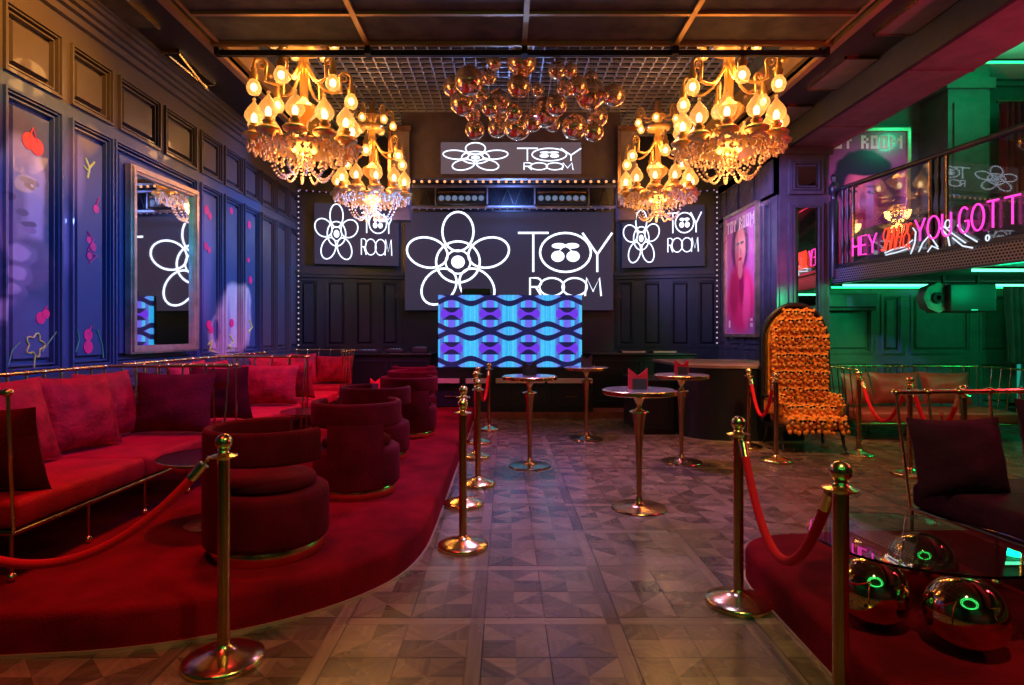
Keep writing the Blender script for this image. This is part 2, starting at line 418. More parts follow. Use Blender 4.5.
# left wall: local u = -? : u runs toward camera when rotated -90, so use explicit mapping: u -> -Y
cols = [(2.6,3.14),(3.27,3.81),(3.94,4.48),(4.60,5.17),(5.31,5.84),(5.97,6.65),(6.77,7.43),(7.57,8.10),(8.21,8.73),(8.83,9.36),(9.46,9.99),(10.08,10.6),(10.69,11.2)]
tall = [c for c in cols if c not in ((5.97,6.65),(6.77,7.43))]+[(5.90,7.43)]
tall.sort()
def left_mtx(): return wall_mtx(XL,0,-pi/2) @ Matrix.Scale(-1,4,(1,0,0))    # u -> +Y, room side -> +X
w1 = MB()
def wall_left():
    # lower field + tall panels, then upper row
    def part_(u0,u1,cols_,rows_,zb,zt,crown):
        mb = MB(); mb.box(u0,u1,-.12,0,zb,zt); proud = .06; e = u0
        for a,b in cols_: mb.box(e,a,0,proud,zb,zt); e = b
        mb.box(e,u1,0,proud,zb,zt)
        for a,b in cols_:
            z = zb
            for c,d in rows_: mb.box(a,b,0,proud,z,c); z = d
            mb.box(a,b,0,proud,z,zt)
            for c,d in rows_:
                frame_bars(mb,a-.016,b+.016,c-.016,d+.016,.020,proud+.028,proud*.4)
                frame_bars(mb,a+.010,b-.010,c+.010,d-.010,.012,proud+.010)
                frame_bars(mb,a+.040,b-.040,c+.040,d-.040,.014,proud-.008)
                bevel_panel(mb,a+.082,b-.082,c+.082,d-.082,.045,.018)
        if crown:
            for (d,z0,z1) in ((.05,ZC-.25,ZC-.225),(.03,ZC-.225,ZC-.09),(.08,ZC-.17,ZC-.13),(.13,ZC-.13,ZC-.08),(.17,ZC-.08,ZC-.04),(.2,ZC-.04,ZC)): mb.box(u0,u1,0,proud+d,z0,z1)
        return mb
    mb = part_(-3.4,11.45,tall,[(.25,.86),(1.10,3.29)],0,3.365,False)
    m2 = part_(-3.4,11.45,cols,[(3.44,3.95)],3.365,ZC,True)
    mb.v_ = None
    o = len(mb.v); mb.v += m2.v; mb.f += [[i+o for i in f] for f in m2.f]; mb.mi += m2.mi; mb.sm += m2.sm; mb.tone += m2.tone
    mb.box(-3.4,11.45,.035,.075,.97,1.02); mb.box(-3.4,11.45,.035,.055,0,.16)
    mb.xform(left_mtx()); mb.f = [f[::-1] for f in mb.f]
    return struct(mb.build('wall_left','mural'))
wall_left()

# back wall: centre (flat) + two splayed wings, all panelled
backm = MB()
struct(MB().box(-2.2,2.3,YB,YB+.12,0,5.5).box(-2.2,2.3,YB-.03,YB,2.08,2.16).box(-2.2,2.3,YB-.05,YB,1.0,1.06).build('wall_back','wall_back'))
def wing(name, p0, p1, cols, rows):
    d = Vector((p1[0]-p0[0], p1[1]-p0[1])); L = d.length; ang = atan2(d.y,d.x)
    # local +y must face the camera: mirror u->x keep, y flipped
    mtx = wall_mtx(p0[0],p0[1],ang) @ Matrix.Scale(-1,4,(0,1,0))
    o = panelled(name, 0, L, ZC+.9, [(a*L,b*L) for a,b in cols], rows, 'wall_back', mtx=mtx, crown=False)
    o.data.flip_normals(); return ang, L
wcols = [(.06,.22),(.29,.47),(.54,.72),(.78,.95)]
wing('wall_back_left',(-3.95,11.15),(-1.95,11.65),wcols,[(.3,.95),(1.15,2.4)])
wing('wall_back_right',(2.05,11.65),(4.05,11.15),wcols,[(.3,.95),(1.15,2.4)])
# ledge rails under wing screens
for nm,p0,p1 in (('trim_1',(-3.95,11.08),(-1.95,11.58)),('trim_2',(2.05,11.58),(4.05,11.08))):
    d = Vector((p1[0]-p0[0],p1[1]-p0[1])); mtx = wall_mtx(p0[0],p0[1],atan2(d.y,d.x)); struct(MB().box(0,d.length,-.06,.06,2.5,2.56).box(0,d.length,-.03,.06,2.44,2.5).xform(mtx).build(nm,'wall_back'))

# right wall of main room (Y 8.75 .. 11.2) and pier
mt = wall_mtx(XR,0,pi/2)     # u -> +Y , room side (+y) -> -X
panelled('wall_right', 8.75, 11.2, ZC-.3, [(8.95,9.15),(9.28,9.98),(10.06,10.70),(10.8,11.1)], [(1.15,3.35)], 'wall', mtx=mt, crown=False)
panelled('trim_3', 8.75, 11.2, ZC, [(8.87,9.45),(9.55,10.1),(10.2,10.65),(10.75,11.1)], [(3.48,3.95)], 'wall', zb=3.42, mtx=mt, base_h=0)
# pier faces camera
def pier():
    mb = MB(); x0,x1,y0,y1 = 4.0,4.72,8.73,9.2
    mb.box(x0,x1,y0,y1,0,4.12)
    mb.box(x0-.04,x1+.04,y0-.04,y0,4.0,4.12); mb.box(x0,x1,y0-.02,y0,0,.2)
    f = MB(); g = lambda a,b,c,d,w,dd: (mb.box(a,b,y0-dd,y0,d-w,d), mb.box(a,b,y0-dd,y0,c,c+w), mb.box(a,a+w,y0-dd,y0,c+w,d-w), mb.box(b-w,b,y0-dd,y0,c+w,d-w))
    g(4.12,4.62,3.42,3.94,.05,.035); g(4.18,4.56,3.48,3.88,.02,.05); g(4.22,4.52,3.52,3.84,.02,.03)
    g(4.12,4.62,1.2,3.3,.05,.035); g(4.18,4.56,1.26,3.24,.02,.05)
    return struct(mb.build('wall_pier','wall'))
pier()
tag(MB().box(4.245,4.495,8.69,8.725,3.545,3.815).build('wall_mirror','mirror'),'small square mirror inset high on the corner pier','mirror')
tag(MB().box(4.25,4.50,8.69,8.725,1.80,3.22).build('wall_mirror','mirror'),'tall narrow mirror strip on the corner pier behind the throne','mirror')

# green wing beneath and above balcony
gm = wall_mtx(0,YG,0) @ Matrix.Scale(-1,4,(0,1,0))
o = panelled('wall_green', 4.6, 8.1, 2.2, [(4.85,5.6),(5.75,6.05),(6.2,7.1),(7.25,7.85)], [(.3,.95),(1.1,1.98)], 'wall_green', mtx=gm, crown=False); o.data.flip_normals()
o = panelled('wall_upper', 4.6, 8.1, 5.4, [(4.85,5.8),(5.95,6.4),(6.5,7.0),(7.15,7.85)], [(2.5,4.5)], 'wall_green', zb=2.2, mtx=gm, crown=True); o.data.flip_normals()
rm = wall_mtx(XR2,0,pi/2)
panelled('wall_right_outer', -3.4, 9.2, 5.4, [(a,a+1.0) for a in (.5,1.8,3.1,4.4,5.7,7.0)], [(.3,.95),(1.1,1.98),(2.6,4.6)], 'wall_green', mtx=rm, crown=True)
struct(MB().box(-4.02,8.1,-3.6,-3.4,0,5.5).build('wall_rear','wall_back'))
# pilaster on the upper storey, lit green
struct(MB().box(6.35,6.95,8.6,9.2,2.36,5.4).box(6.30,7.0,8.55,9.2,4.9,5.05).box(6.42,6.88,8.57,8.6,2.7,4.7).build('wall_pilaster','wall_green'))

# ------------------------------------------------------------------ ceiling
TX0, TX1, TY = -3.06, 3.41, 6.2
cb = MB(); cb.box(XL-.12, TX0, -3.4, YB+.1, ZC, ZC+.12); struct(cb.build('ceiling','ceil_dark'))
struct(MB().box(TX0,TX1,-3.4,TY,ZC,ZC+.12).build('ceiling','ceil'))
struct(MB().box(TX1,4.12,-3.4,YB+.1,ZC,ZC+.12).build('ceiling','ceil_dark'))
struct(MB().box(-4.02,8.1,-3.4,YB+.2,5.5,5.6).build('ceiling','blackmatte'))
struct(MB().box(4.85,8.1,-3.4,9.2,5.25,5.35).build('ceiling',mat('pale_upper_ceiling',(.5,.55,.5),.6,bump=.3,bscale=6)))
# tray walls
struct(MB().box(TX0-.06,TX0,TY,YB,ZC,5.5).box(TX1,TX1+.06,TY,YB,ZC,5.5).box(TX0-.06,TX1+.06,TY-.06,TY,ZC+.12,5.5).build('ceiling_tray','ceil'))
# gold lips
struct(MB().box(TX0-.03,TX0+.045,-3.4,10.2,ZC-.045,ZC).box(TX0+.10,TX0+.13,-3.4,TY,ZC-.02,ZC).build('trim_4','goldtrim'))
struct(MB().box(TX1-.045,TX1+.03,-3.4,10.2,ZC-.045,ZC).box(TX1-.13,TX1-.10,-3.4,TY,ZC-.02,ZC).build('trim_5','goldtrim'))
struct(MB().box(TX0+.045,TX1-.045,TY-.05,TY,ZC-.04,ZC).build('trim_6','goldtrim'))
k = 7
for y in (5.6, 4.9, 3.5, 2.0):
    struct(MB().box(TX0+.13,TX1-.13,y-.02,y+.02,ZC-.03,ZC).build('trim_%d'%k,'goldtrim')); k += 1
for x in (-1.42,.2,1.76):
    struct(MB().box(x-.025,x+.025,-3.4,TY-.05,ZC-.032,ZC).build('trim_%d'%k,'goldtrim')); k += 1
struct(MB().box(TX0+.05,TX1-.05,TY+.02,TY+.07,ZC-.115,ZC-.06).box(-1.45,-1.39,TY-.03,TY+.09,ZC-.12,ZC).box(.17,.23,TY-.03,TY+.09,ZC-.12,ZC).box(1.73,1.79,TY-.03,TY+.09,ZC-.12,ZC).box(TX0+.05,TX0+.1,TY-.0,TY+.07,ZC-.115,ZC).box(TX1-.1,TX1-.05,TY,TY+.07,ZC-.115,ZC).build('trim_%d'%k,'blackmatte'))
# grid ceiling over the tray
gb = MB()
x = TX0+.02
while x < TX1: gb.box(x-.006,x+.006,TY+.05,YB,5.14,5.18); x += .155
y = TY+.08
while y < YB: gb.box(TX0,TX1,y-.006,y+.006,5.14,5.18); y += .155
tag(gb.build('ceiling_grid','gridmetal'),'open metal grid ceiling over the recessed tray','ceiling grille')
# stud bulbs along tray sides
for side, x in ((0,TX0+.05),(1,TX1-.05)):
    t = thing('light_strip', 'row of gold stud bulbs along the %s inner side of the ceiling tray'%('left','right')[side], 'light strip', (x,TY,ZC+.1))
    MB().box(-.03,.03,0,3.8,-.03,.35).build('batten','goldtrim',t)
    b0 = None
    for i in range(16):
        s = .04 if side == 0 else -.04
        if b0 is None: b0 = MB().sphere((0,0,0),.035,10,6).build('bulb','bulb_warm_dim' if 'bulb_warm_dim' in M else 'gold_lit',t,(s,.3+i*.22,.16))
        else: inst(b0,t,(s,.3+i*.22,.16))
# right soffit: recessed panels + beam box over the balcony edge
for k2,(y0,y1,lab) in enumerate(((3.2,4.3,'nearest the camera'),(4.7,6.0,'second in its row'),(6.49,7.35,'third in its row'),(7.86,9.0,'furthest, by the corner pier'))):
    t = thing('ceiling_panel','dark recessed ceiling panel beside the right tray edge, '+lab,'ceiling panel',(3.88,(y0+y1)/2,ZC-.02),0,None)
    h = (y1-y0)/2; fbm = MB(); fbm.box(-.2,.2,-h,-h+.02,-.01,.02).box(-.2,.2,h-.02,h,-.01,.02).box(-.2,-.18,-h,h,-.01,.02).box(.18,.2,-h,h,-.01,.02); fbm.build('frame','copper',t)
    MB().box(-.18,.18,-h+.02,h-.02,0,.02).build('diffuser','beam',t)
struct(MB().box(4.1,4.84,-3.4,9.2,4.14,4.6).box(4.06,4.12,-3.4,9.2,4.08,4.5).build('ceiling_beam','ceil_dark')); bb = MB(); bb.box(4.12,4.84,-3.4,9.2,4.12,4.14)  # beam sides coloured darker than the underside, their shade put into the material
for y in (2.5,4.6,6.2,7.9): bb.box(4.12,4.84,y-.02,y+.02,4.105,4.12)
struct(bb.build('ceiling_beam','beam'))
# left soffit vent and panel
t = thing('ceiling_vent','open brass-framed air vent in the dark left ceiling','vent',(-3.57,6.75,ZC-.02))
MB().box(-.12,.12,-.42,-.40,-.02,.02).box(-.12,.12,.40,.42,-.02,.02).box(-.12,-.10,-.42,.42,-.02,.02).box(.10,.12,-.42,.42,-.02,.02).build('frame','brass',t)
MB().box(-.10,.10,-.4,.4,.0,.02).build('backing','blackmatte',t)
MB().box(-.012,.012,-.48,.48,-.008,.008).xform(Matrix.Translation((.07,0,-.05))@Matrix.Rotation(R(10),4,'Z')@Matrix.Rotation(R(35),4,'Y')).build('flap','brass',t)
MB().box(-.012,.012,-.4,.4,-.008,.008).xform(Matrix.Translation((.01,0,-.04))@Matrix.Rotation(R(35),4,'Y')).build('slat','brass',t)
t = thing('ceiling_panel','dark speckled ceiling hatch near the top left of the left soffit','ceiling panel',(-3.55,5.0,ZC-.02))
MB().box(-.17,.17,-.85,.85,-.0,.02).build('hatch','copper_panel' if 'copper_panel' in M else 'ceil',t)
MB().box(.17,.185,-.85,.85,-.015,.02).build('edge_strip','brass',t)

# ------------------------------------------------------------------ stage facade and screens
# fascia over the stage opening
struct(MB().box(-1.75,1.95,10.15,10.3,4.02,5.5).box(-1.9,-1.6,10.05,10.3,3.3,4.85).box(1.9,2.2,10.05,10.3,3.3,4.85).build('wall_fascia', mat('plum_fascia', (.085,.06,.07), .6, var=.15)))
struct(MB().box(-1.95,-1.57,10.0,10.05,4.78,4.86).box(-1.95,-1.9,10.0,10.05,3.5,4.8).box(1.88,2.24,10.0,10.05,4.78,4.86).box(1.88,1.93,10.0,10.05,3.5,4.8).build('trim_20','copper'))

def arc(cx,cy,rx,ry,a0=0,a1=360,n=28): return [(cx+rx*cos(R(a0+(a1-a0)*i/n)), cy+ry*sin(R(a0+(a1-a0)*i/n))) for i in range(n+1)]
# stroke font: unit height, width given; list of polylines
FONT = {
 'T': (.72,[[(0,1),(.72,1)],[(.36,1),(.36,0)]]),
 'Y': (.70,[[(0,1),(.35,.45),(.35,0)],[(.35,.45),(.70,1)]]),
 'O': (.82,[arc(.41,.5,.41,.5)]),
 'o': (1.2,[arc(.6,.5,.6,.5)]),
 'R': (.55,[[(0,0),(0,1),(.3,1)]+arc(.3,.75,.25,.25,90,-90,10)[1:]+[(0,.5)],[(.28,.5),(.55,0)]]),
 'M': (.78,[[(0,0),(.08,1),(.39,.25),(.70,1),(.78,0)]]),
 'H': (.55,[[(0,0),(0,1)],[(.55,0),(.55,1)],[(0,.5),(.55,.5)]]),
 'E': (.48,[[(.48,1),(0,1),(0,0),(.48,0)],[(0,.5),(.42,.5)]]),
 'S': (.48,[arc(.24,.76,.24,.24,50,270,12)+arc(.24,.26,.24,.26,90,-140,12)]),
 'I': (.05,[[(.025,0),(.025,1)]]),
 'N': (.55,[[(0,0),(0,1),(.55,0),(.55,1)]]),
 'U': (.58,[[(0,1),(0,.3)]+arc(.29,.3,.29,.3,180,360,12)+[(.58,1)]]),
 'G': (.66,[arc(.36,.5,.36,.5,50,330,20)+[(.67,.45),(.42,.45)]]),
 ',': (.08,[[(.06,.06),(0,-.14)]]),
}
def layout(word, x0, x1, z0, z1, gap=.16, slant=0):
    ws = [FONT[c][0] for c in word]; tot = sum(ws)+gap*(len(word)-1); k = (x1-x0)/tot; h = z1-z0; x = 0; out = []
    for c, wd in zip(word, ws):
        out.append((c, [[(x0+(x+px)*k + slant*py*h, z0+py*h) for px,py in pl] for pl in FONT[c][1]])); x += wd+gap
    return out
def strokes(mb, pls, r, y=0, sides=6):
    for pl in pls:
        closed = (Vector(pl[0])-Vector(pl[-1])).length < 1e-4
        pts = [(x,y,z) for x,z in (pl[:-1] if closed else pl)]
        mb.tube(pts, r, sides, closed)
def disc(mb, cx, cz, rx, rz, y0, y1, rot=0, n=20):
    c,s = cos(rot),sin(rot); p = [(cx+rx*cos(2*pi*i/n)*c-rz*sin(2*pi*i/n)*s, cz+rx*cos(2*pi*i/n)*s+rz*sin(2*pi*i/n)*c) for i in range(n)]
    mb.add([(x,y0,z) for x,z in p]+[(x,y1,z) for x,z in p], [list(range(n)),[n+i for i in range(n)][::-1]]+[(i,(i+1)%n,(i+1)%n+n,i+n) for i in range(n)])
def logo_screen(label, loc, rz, W, H, panelm, sr, mw, rosette, toy, room):
    t = thing('wall_screen', label, 'screen', loc, rz)
    MB().box(-W/2,W/2,0,.06,-H/2,H/2).build('panel',panelm,t)
    # generic looping line emblem
    cx,cz,rx,rz_ = rosette; e = MB()
    strokes(e,[arc(cx,cz,rx*.42,rz_*.42,n=32)],sr,-.012); strokes(e,[arc(cx,cz,rx*.24,rz_*.24,n=24)],sr*.8,-.012)
    for k in range(5):
        a = 90+72*k; ex,ez = cx+rx*.62*cos(R(a)), cz+rz_*.62*sin(R(a)); ro = R(a)
        pl = [(ex+(rx*.40*cos(q)*cos(ro)-rx*.30*sin(q)*sin(ro)), ez+(rz_*.40*cos(q)*sin(ro)+rz_*.30*sin(q)*cos(ro))) for q in [2*pi*i/28 for i in range(29)]]
        strokes(e,[pl],sr,-.012)
    disc(e,cx,cz,rx*.13,rz_*.13,-.02,0)
    e.build('line_emblem','stroke',t)
    for word,(x0,x1,z0,z1,gap) in (('ToY',toy),('RooM',room)):
        for c,pls in layout(word,x0,x1,z0,z1,gap):
            m_ = MB(); strokes(m_,pls,sr if word=='ToY' else sr*.85,-.012)
            m_.build('letter_%s'%c.lower(),'stroke',t)
        if word == 'ToY':
            L = layout(word,x0,x1,z0,z1,gap)[1][1][0]; ox = sum(p[0] for p in L[:-1])/(len(L)-1); oz = (z0+z1)/2; h = (z1-z0); wx = (max(p[0] for p in L)-min(p[0] for p in L))
            q = MB(); disc(q,ox-wx*.15,oz-h*.10,wx*.13,h*.14,-.02,0); disc(q,ox+wx*.15,oz-h*.10,wx*.13,h*.14,-.02,0)
            disc(q,ox-wx*.13,oz+h*.17,wx*.14,h*.07,-.02,0); disc(q,ox+wx*.13,oz+h*.17,wx*.14,h*.07,-.02,0)
            strokes(q,[[(ox-wx*.15,oz),(ox,oz+h*.2)],[(ox+wx*.15,oz),(ox,oz+h*.2)]],sr*.4,-.012); q.build('cherry_mark','stroke',t)
    return t
k = 11.45/600
def X_(x): return (x-505)*k
def Z_(y): return CH+(333-y)*k
cxs, czs = X_(509), Z_(261)
logo_screen('largest central wall screen with white line emblem and lettering, above the video wall',(cxs,11.45,czs),0,208*k,98*k,'screen',.020,0,
    (X_(458)-cxs,Z_(262)-czs,52*k,49*k),(X_(518)-cxs,X_(612)-cxs,Z_(272)-czs,Z_(233)-czs,-.20),(X_(530)-cxs,X_(601)-cxs,Z_(296)-czs,Z_(278)-czs,-.09))
k = 10.1/600; cxs, czs = X_(511), Z_(157.7)
logo_screen('wide low banner screen with white lettering high over the stage, below the ceiling grid',(cxs,10.1,czs),0,140.5*k,31*k,'screen_top',.0105,0,
    (X_(475.5)-cxs,Z_(157.7)-czs,33*k,14.5*k),(X_(517)-cxs,X_(581)-cxs,Z_(161)-czs,Z_(148.5)-czs,-.20),(X_(524)-cxs,X_(573)-cxs,Z_(170)-czs,Z_(163)-czs,-.09))
ang = atan2(.5,2.0); k = 11.2/600
cxs, czs = X_(357), Z_(234.5)
logo_screen('left wing wall screen with white emblem and lettering, behind the far left chandelier',(cxs,11.22,czs),ang,82*k,60*k,'screen',.011,0,
    (-20*k,0*k,21*k,29*k),(4*k,36*k,2*k,22*k,-.20),(4*k,34*k,-20*k,-4*k,-.09))
cxs, czs = X_(663), Z_(236.5)
logo_screen('right wing wall screen with white emblem and lettering, behind the far right chandelier',(cxs,11.22,czs),-ang,80*k,60*k,'screen',.011,0,
    (-21*k,-1*k,18*k,28*k),(4.5*k,37*k,3*k,23*k,-.20),(5*k,34*k,-16*k,-2*k,-.09))

# marquee bulbs
def bulb_row(label, p0, p1, n, m, r=.022, tube=False):
    t = thing('bulb_strip', label, 'light strip', p0); d = Vector(p1)-Vector(p0)
    MB().tube([(0,.0,0),tuple(d)], r*.9, 6).build('strip','blackmatte',t, (0,.02,0))
    b0 = None
    for i in range(n):
        p = d*(i/(n-1))
        if b0 is None: b0 = MB().sphere((0,0,0),r,8,6).build('bulb',m,t,p)
        else: inst(b0,t,p)
bulb_row('upper row of orange marquee bulbs under the banner screen',(at(414,181.5,10.12)),(at(614,181.5,10.12)),27,'bulb_orange',.024)
bulb_row('lower row of small dim pink bulbs above the large screen',(at(412,209,11.3)),(at(610,209,11.3)),28,'bulb_pink',.014)
bulb_row('vertical strip of white bulbs in the far left corner',at(298.5,345,11.0),at(298.5,191,11.0),30,'bulb_white',.015)
bulb_row('vertical strip of white bulbs in the far right corner beside the framed poster',at(717,343,10.9),at(717,192,10.9),30,'bulb_white',.015)
bulb_row('short row of pink bulbs high on the left wing wall',at(300,190,11.0),at(402,199,11.3),17,'bulb_pink',.014)
bulb_row('short row of pink bulbs high on the right wing wall',at(622,199,11.3),at(714,190,10.9),15,'bulb_pink',.014)

# truss with two light bars
tr = thing('lighting_truss','blue-lit horizontal steel truss spanning the stage opening','truss',(0,11.0,0))
k = 11/600
for (y,r) in ((186,.03),(207,.03)):
    MB().tube([((408-505)*k,0,CH+(333-y)*k),((616-505)*k,0,CH+(333-y)*k)], r, 10).build('chord','gridmetal',tr)
bz = MB()
for i in range(15):
    xa = (410-505)*k+i*.255; bz.tube([(xa,.1,CH+(333-187)*k),(xa+.13,.1,CH+(333-206)*k),(xa+.255,.1,CH+(333-187)*k)],.012,6)
bz.build('lacing','black',tr)
lens = emit('dim_lens',(.25,.35,.6),.5)
for x0,x1,lab in ((437,487,'left'),(535,587,'right')):
    t = thing('stage_light','long black stage light bar with seven lenses, the %s of the two on the truss'%lab,'stage light',((x0+x1)/2*k-505*k,10.9,CH+(333-198.5)*k),0,'stage light bars on the truss')
    W = (x1-x0)*k/2; h = .12
    MB().box(-W,W,-.05,.12,-h,h,.02).build('housing','black',t)
    MB().box(-W+.03,W-.03,-.06,-.05,h-.06,h-.02).build('label_strip','copper',t)
    b_ = MB().box(-.01,.01,-.08,.1,-h-.02,h+.05).build('bracket','gridmetal',t,(-W-.01,0,0)); inst(b_,t,(W+.01,0,0))
    l0 = None
    for i in range(7):
        p = (-W+.1+i*(2*W-.2)/6,-.055,-.03)
        if l0 is None: l0 = MB().lathe([(.045,0),(.05,-.015),(.03,-.02)],14,axis='y').build('lens',lens,t,p)
        else: inst(l0,t,p)

# DJ booth + LED wall
def ledmat():
    m, nt, b = newmat('video_wall_pattern'); g = NB(nt); o = g.coords(); X, Z = o[0], o[2]     # metres from panel centre
    u = g.m('COSINE', g.m('MULTIPLY', g.m('SUBTRACT', X, -.963), 2*pi/.635))
    ph = g.m('FRACT', g.m('ADD', g.m('DIVIDE', g.m('SUBTRACT', Z, .285), .57), 10.5)); t_ = g.m('MULTIPLY', g.m('ABSOLUTE', g.m('SUBTRACT', ph, .5)), 2)
    A = g.m('MULTIPLY', g.m('ADD', u, 1), .5); B = g.m('SUBTRACT', 1, A)
    Lb = g.m('SUBTRACT', 1.06, g.m('MULTIPLY', B, .32)); Mb = g.m('ADD', .43, g.m('MULTIPLY', A, .36))
    cyan, viol, dk = (.02,.42,.72), (.14,.03,.66), (.006,.008,.06)
    vert = g.m('ADD', .5, g.m('MULTIPLY', .5, g.m('SINE', g.m('ADD', g.m('MULTIPLY', X, 150), g.m('MULTIPLY', g.m('SINE', g.m('MULTIPLY', X, 61)), 2)))))
    cy = g.mix(g.m('MULTIPLY', vert, .55), cyan, (.16,.72,.85)); cy = g.mix(g.m('MULTIPLY', g.noise(18), .6), cy, (.02,.14,.62))
    c = g.mix(g.m('MULTIPLY', g.m('GREATER_THAN', u, .82), .8), cy, viol)                     # pills: violet middle
    c = g.mix(g.m('MULTIPLY', g.m('LESS_THAN', g.m('ABSOLUTE', u), .34), .75), c, (.07,.04,.45))
    rip = g.m('GREATER_THAN', g.m('SINE', g.m('MULTIPLY', g.m('ADD', g.m('MULTIPLY', A, A), t_), 42)), .3)
    bow = g.mix(g.m('MULTIPLY', rip, .55), viol, (.05,.02,.40))
    bow = g.mix(g.m('GREATER_THAN', t_, g.m('ADD', .06, g.m('MULTIPLY', B, .75))), bow, dk)
    q1 = g.m('DIVIDE', t_, .32); q2 = g.m('DIVIDE', g.m('SUBTRACT', 1, u), 1.25); inb = g.m('LESS_THAN', g.m('ADD', g.m('MULTIPLY', q1, q1), g.m('POWER', q2, 3)), 1)
    c = g.mix(inb, c, bow)
    ed = g.m('MULTIPLY', g.m('LESS_THAN', g.m('ABSOLUTE', g.m('SUBTRACT', t_, .33)), .03), g.m('GREATER_THAN', u, .1)); c = g.mix(ed, c, dk)
    c = g.mix(g.m('GREATER_THAN', t_, Mb), c, dk)
    lens_ = g.mix(A, cy, viol); c = g.mix(g.m('GREATER_THAN', t_, g.m('ADD', Lb, .01)), c, lens_)
    b.inputs['Base Color'].default_value = (.01,.01,.01,1); nt.links.new(c, b.inputs['Emission Color']); b.inputs['Emission Strength'].default_value = 1.35
    return m
k = 9.9/600
t = thing('video_wall','glowing blue and violet LED video wall on the DJ booth','video wall',((510-505)*k,9.9,CH+(333-331)*k))
lp = None
for i in range(4):
    x0 = -1.188+i*.594; MB().box(x0+.002,x0+.592,0,.08,-.595,.595).build('led_panel',ledmat() if i == 0 else bpy.data.materials['video_wall_pattern'],t)
MB().box(-1.19,1.19,.08,.14,-.6,.6).build('back_frame','black',t)
tag(MB().box(-.24,.24,-.1,.1,0,.11,.01).box(-.22,.22,-.11,-.1,.02,.09).build('equipment_case','black',None,((476-505)*k,10.02,2.03)),'small black equipment box on top of the video wall','equipment')
d = thing('dj_booth','black DJ booth counter with drawers carrying the video wall','DJ booth',(.1,10.2,0))
MB().box(-1.35,1.35,-.3,.6,.1,.83).build('body','black',d)
MB().box(-1.3,-.85,-.42,-.3,.585,.655).box(-.74,-.35,-.42,-.3,.585,.655).box(-.25,.55,-.42,-.3,.585,.655).box(.6,1.33,-.42,-.3,.585,.655).build('ledge','beige',d)
for i in range(4):
    x0 = -1.3+i*.66; dr = MB(); dr.box(x0,x0+.62,-.32,-.3,.16,.55); frame_bars(dr,x0+.04,x0+.58,.2,.5,.02,-.33,-.32); dr.build('drawer','wall_back',d)
    MB().tube([(x0+.22,-.34,.36),(x0+.4,-.34,.36)],.008,6).build('handle','copper',d)
struct(MB().box(-2.6,3.0,9.9,11.6,0,.1).build('floor_stage', mat('stage_step_red', (.25,.06,.04), .5, var=.3)))
# left and right gear counters
def counter(label,x0,x1,y0,y1,z,items):
    t = thing('bar_counter',label,'counter',((x0+x1)/2,(y0+y1)/2,.1)); W = (x1-x0)/2; D = (y1-y0)/2
    MB().box(-W,W,-D+.05,D,0,z-.04).build('body','black',t); MB().box(-W-.03,W+.03,-D,D+.02,z-.04,z,.012).build('top','black',t)
    n = max(2,int(W*2/.6))
    for i in range(n):
        a = -W+.04+i*(2*W-.04)/n; b = a+(2*W-.04)/n-.05; q = MB(); frame_bars(q,a,b,.1,z-.12,.03,-D+.03,-D+.05); q.build('door','wall_back',t)
counter('black back counter left of the video wall with equipment on it',-2.75,-1.3,10.4,11.1,.95,None)
counter('black back counter right of the video wall under the right wing screen',1.52,3.3,10.4,11.1,.95,None)
gear = [(-2.45,10.7,.42,.05),(-1.95,10.7,.3,.07),(-1.5,10.65,.26,.1)]
for (x,y,wd,h),lab in zip(gear,('flat black mixer on the left back counter','blue-lit controller in the middle of the left back counter','dark equipment case on the left back counter next to the video wall')):
    t = thing('dj_equipment',lab,'equipment',(x,y,1.05)); MB().box(-wd/2,wd/2,-.15,.15,0,h,.01).build('case','speaker',t)
    k0_ = MB().lathe([(.014,0),(.012,.02)],8).build('knob','copper',t,(-wd/2+.05,-.05,h))
    for i in range(1,5): inst(k0_,t,(-wd/2+.05+i*(wd-.1)/4,-.05,h)); MB().box(-wd*.3,wd*.3,.02,.1,h,h+.006).build('display',emit('blue_display_%d'%int(h*100),(.15,.3,.9),.5),t)
for x,lab in ((2.25,'slim pale-fronted tray, left of two on the right back counter'),(2.8,'slim pale-fronted tray, right of two on the right back counter')):
    t = thing('dj_equipment',lab,'equipment',(x,10.62,1.05)); MB().box(-.22,.22,-.12,.15,0,.05,.008).build('case','black',t); MB().box(-.2,.2,-.128,-.12,.01,.035).build('front_strip','beige',t)

# curved bar podium at right
def podium():
    t = thing('bar_counter','curved dark round-cornered bar podium with brown top behind the tables','counter',(0,0,0))
    pts = [(2.38,8.7),(2.40,8.15)]; 
    for i in range(13):
        a = pi+ (pi/2)*i/12; pts.append((2.95+.6*cos(a), 8.25+.6*sin(a)*.95))
    pts += [(3.4,7.66),(3.85,7.72),(3.85,9.6),(2.38,9.6)]
    MB().prism(pts,.0,.95).build('body','black',t)
    ctr = Vector((3.1,8.6)); p2 = [tuple(ctr+(Vector(p)-ctr)*1.02) for p in pts]; MB().prism(p2,.95,.985).build('top','wood_top',t)
    p3 = [tuple(ctr+(Vector(p)-ctr)*1.012) for p in pts]; MB().prism(p3,0,.02).build('kick_strip','trimstrip',t)
    t2 = thing('bar_counter','low black cabinet stepping out left of the curved podium','counter',(2.1,8.6,0))
    MB().box(-.22,.26,-.3,.9,0,.72).build('body','black',t2); MB().box(-.24,.27,-.32,.92,.72,.75).build('top','black',t2)
    q = MB(); frame_bars(q,-.18,.22,.08,.66,.03,-.315,-.3); q.build('door','wall_back',t2)
podium()

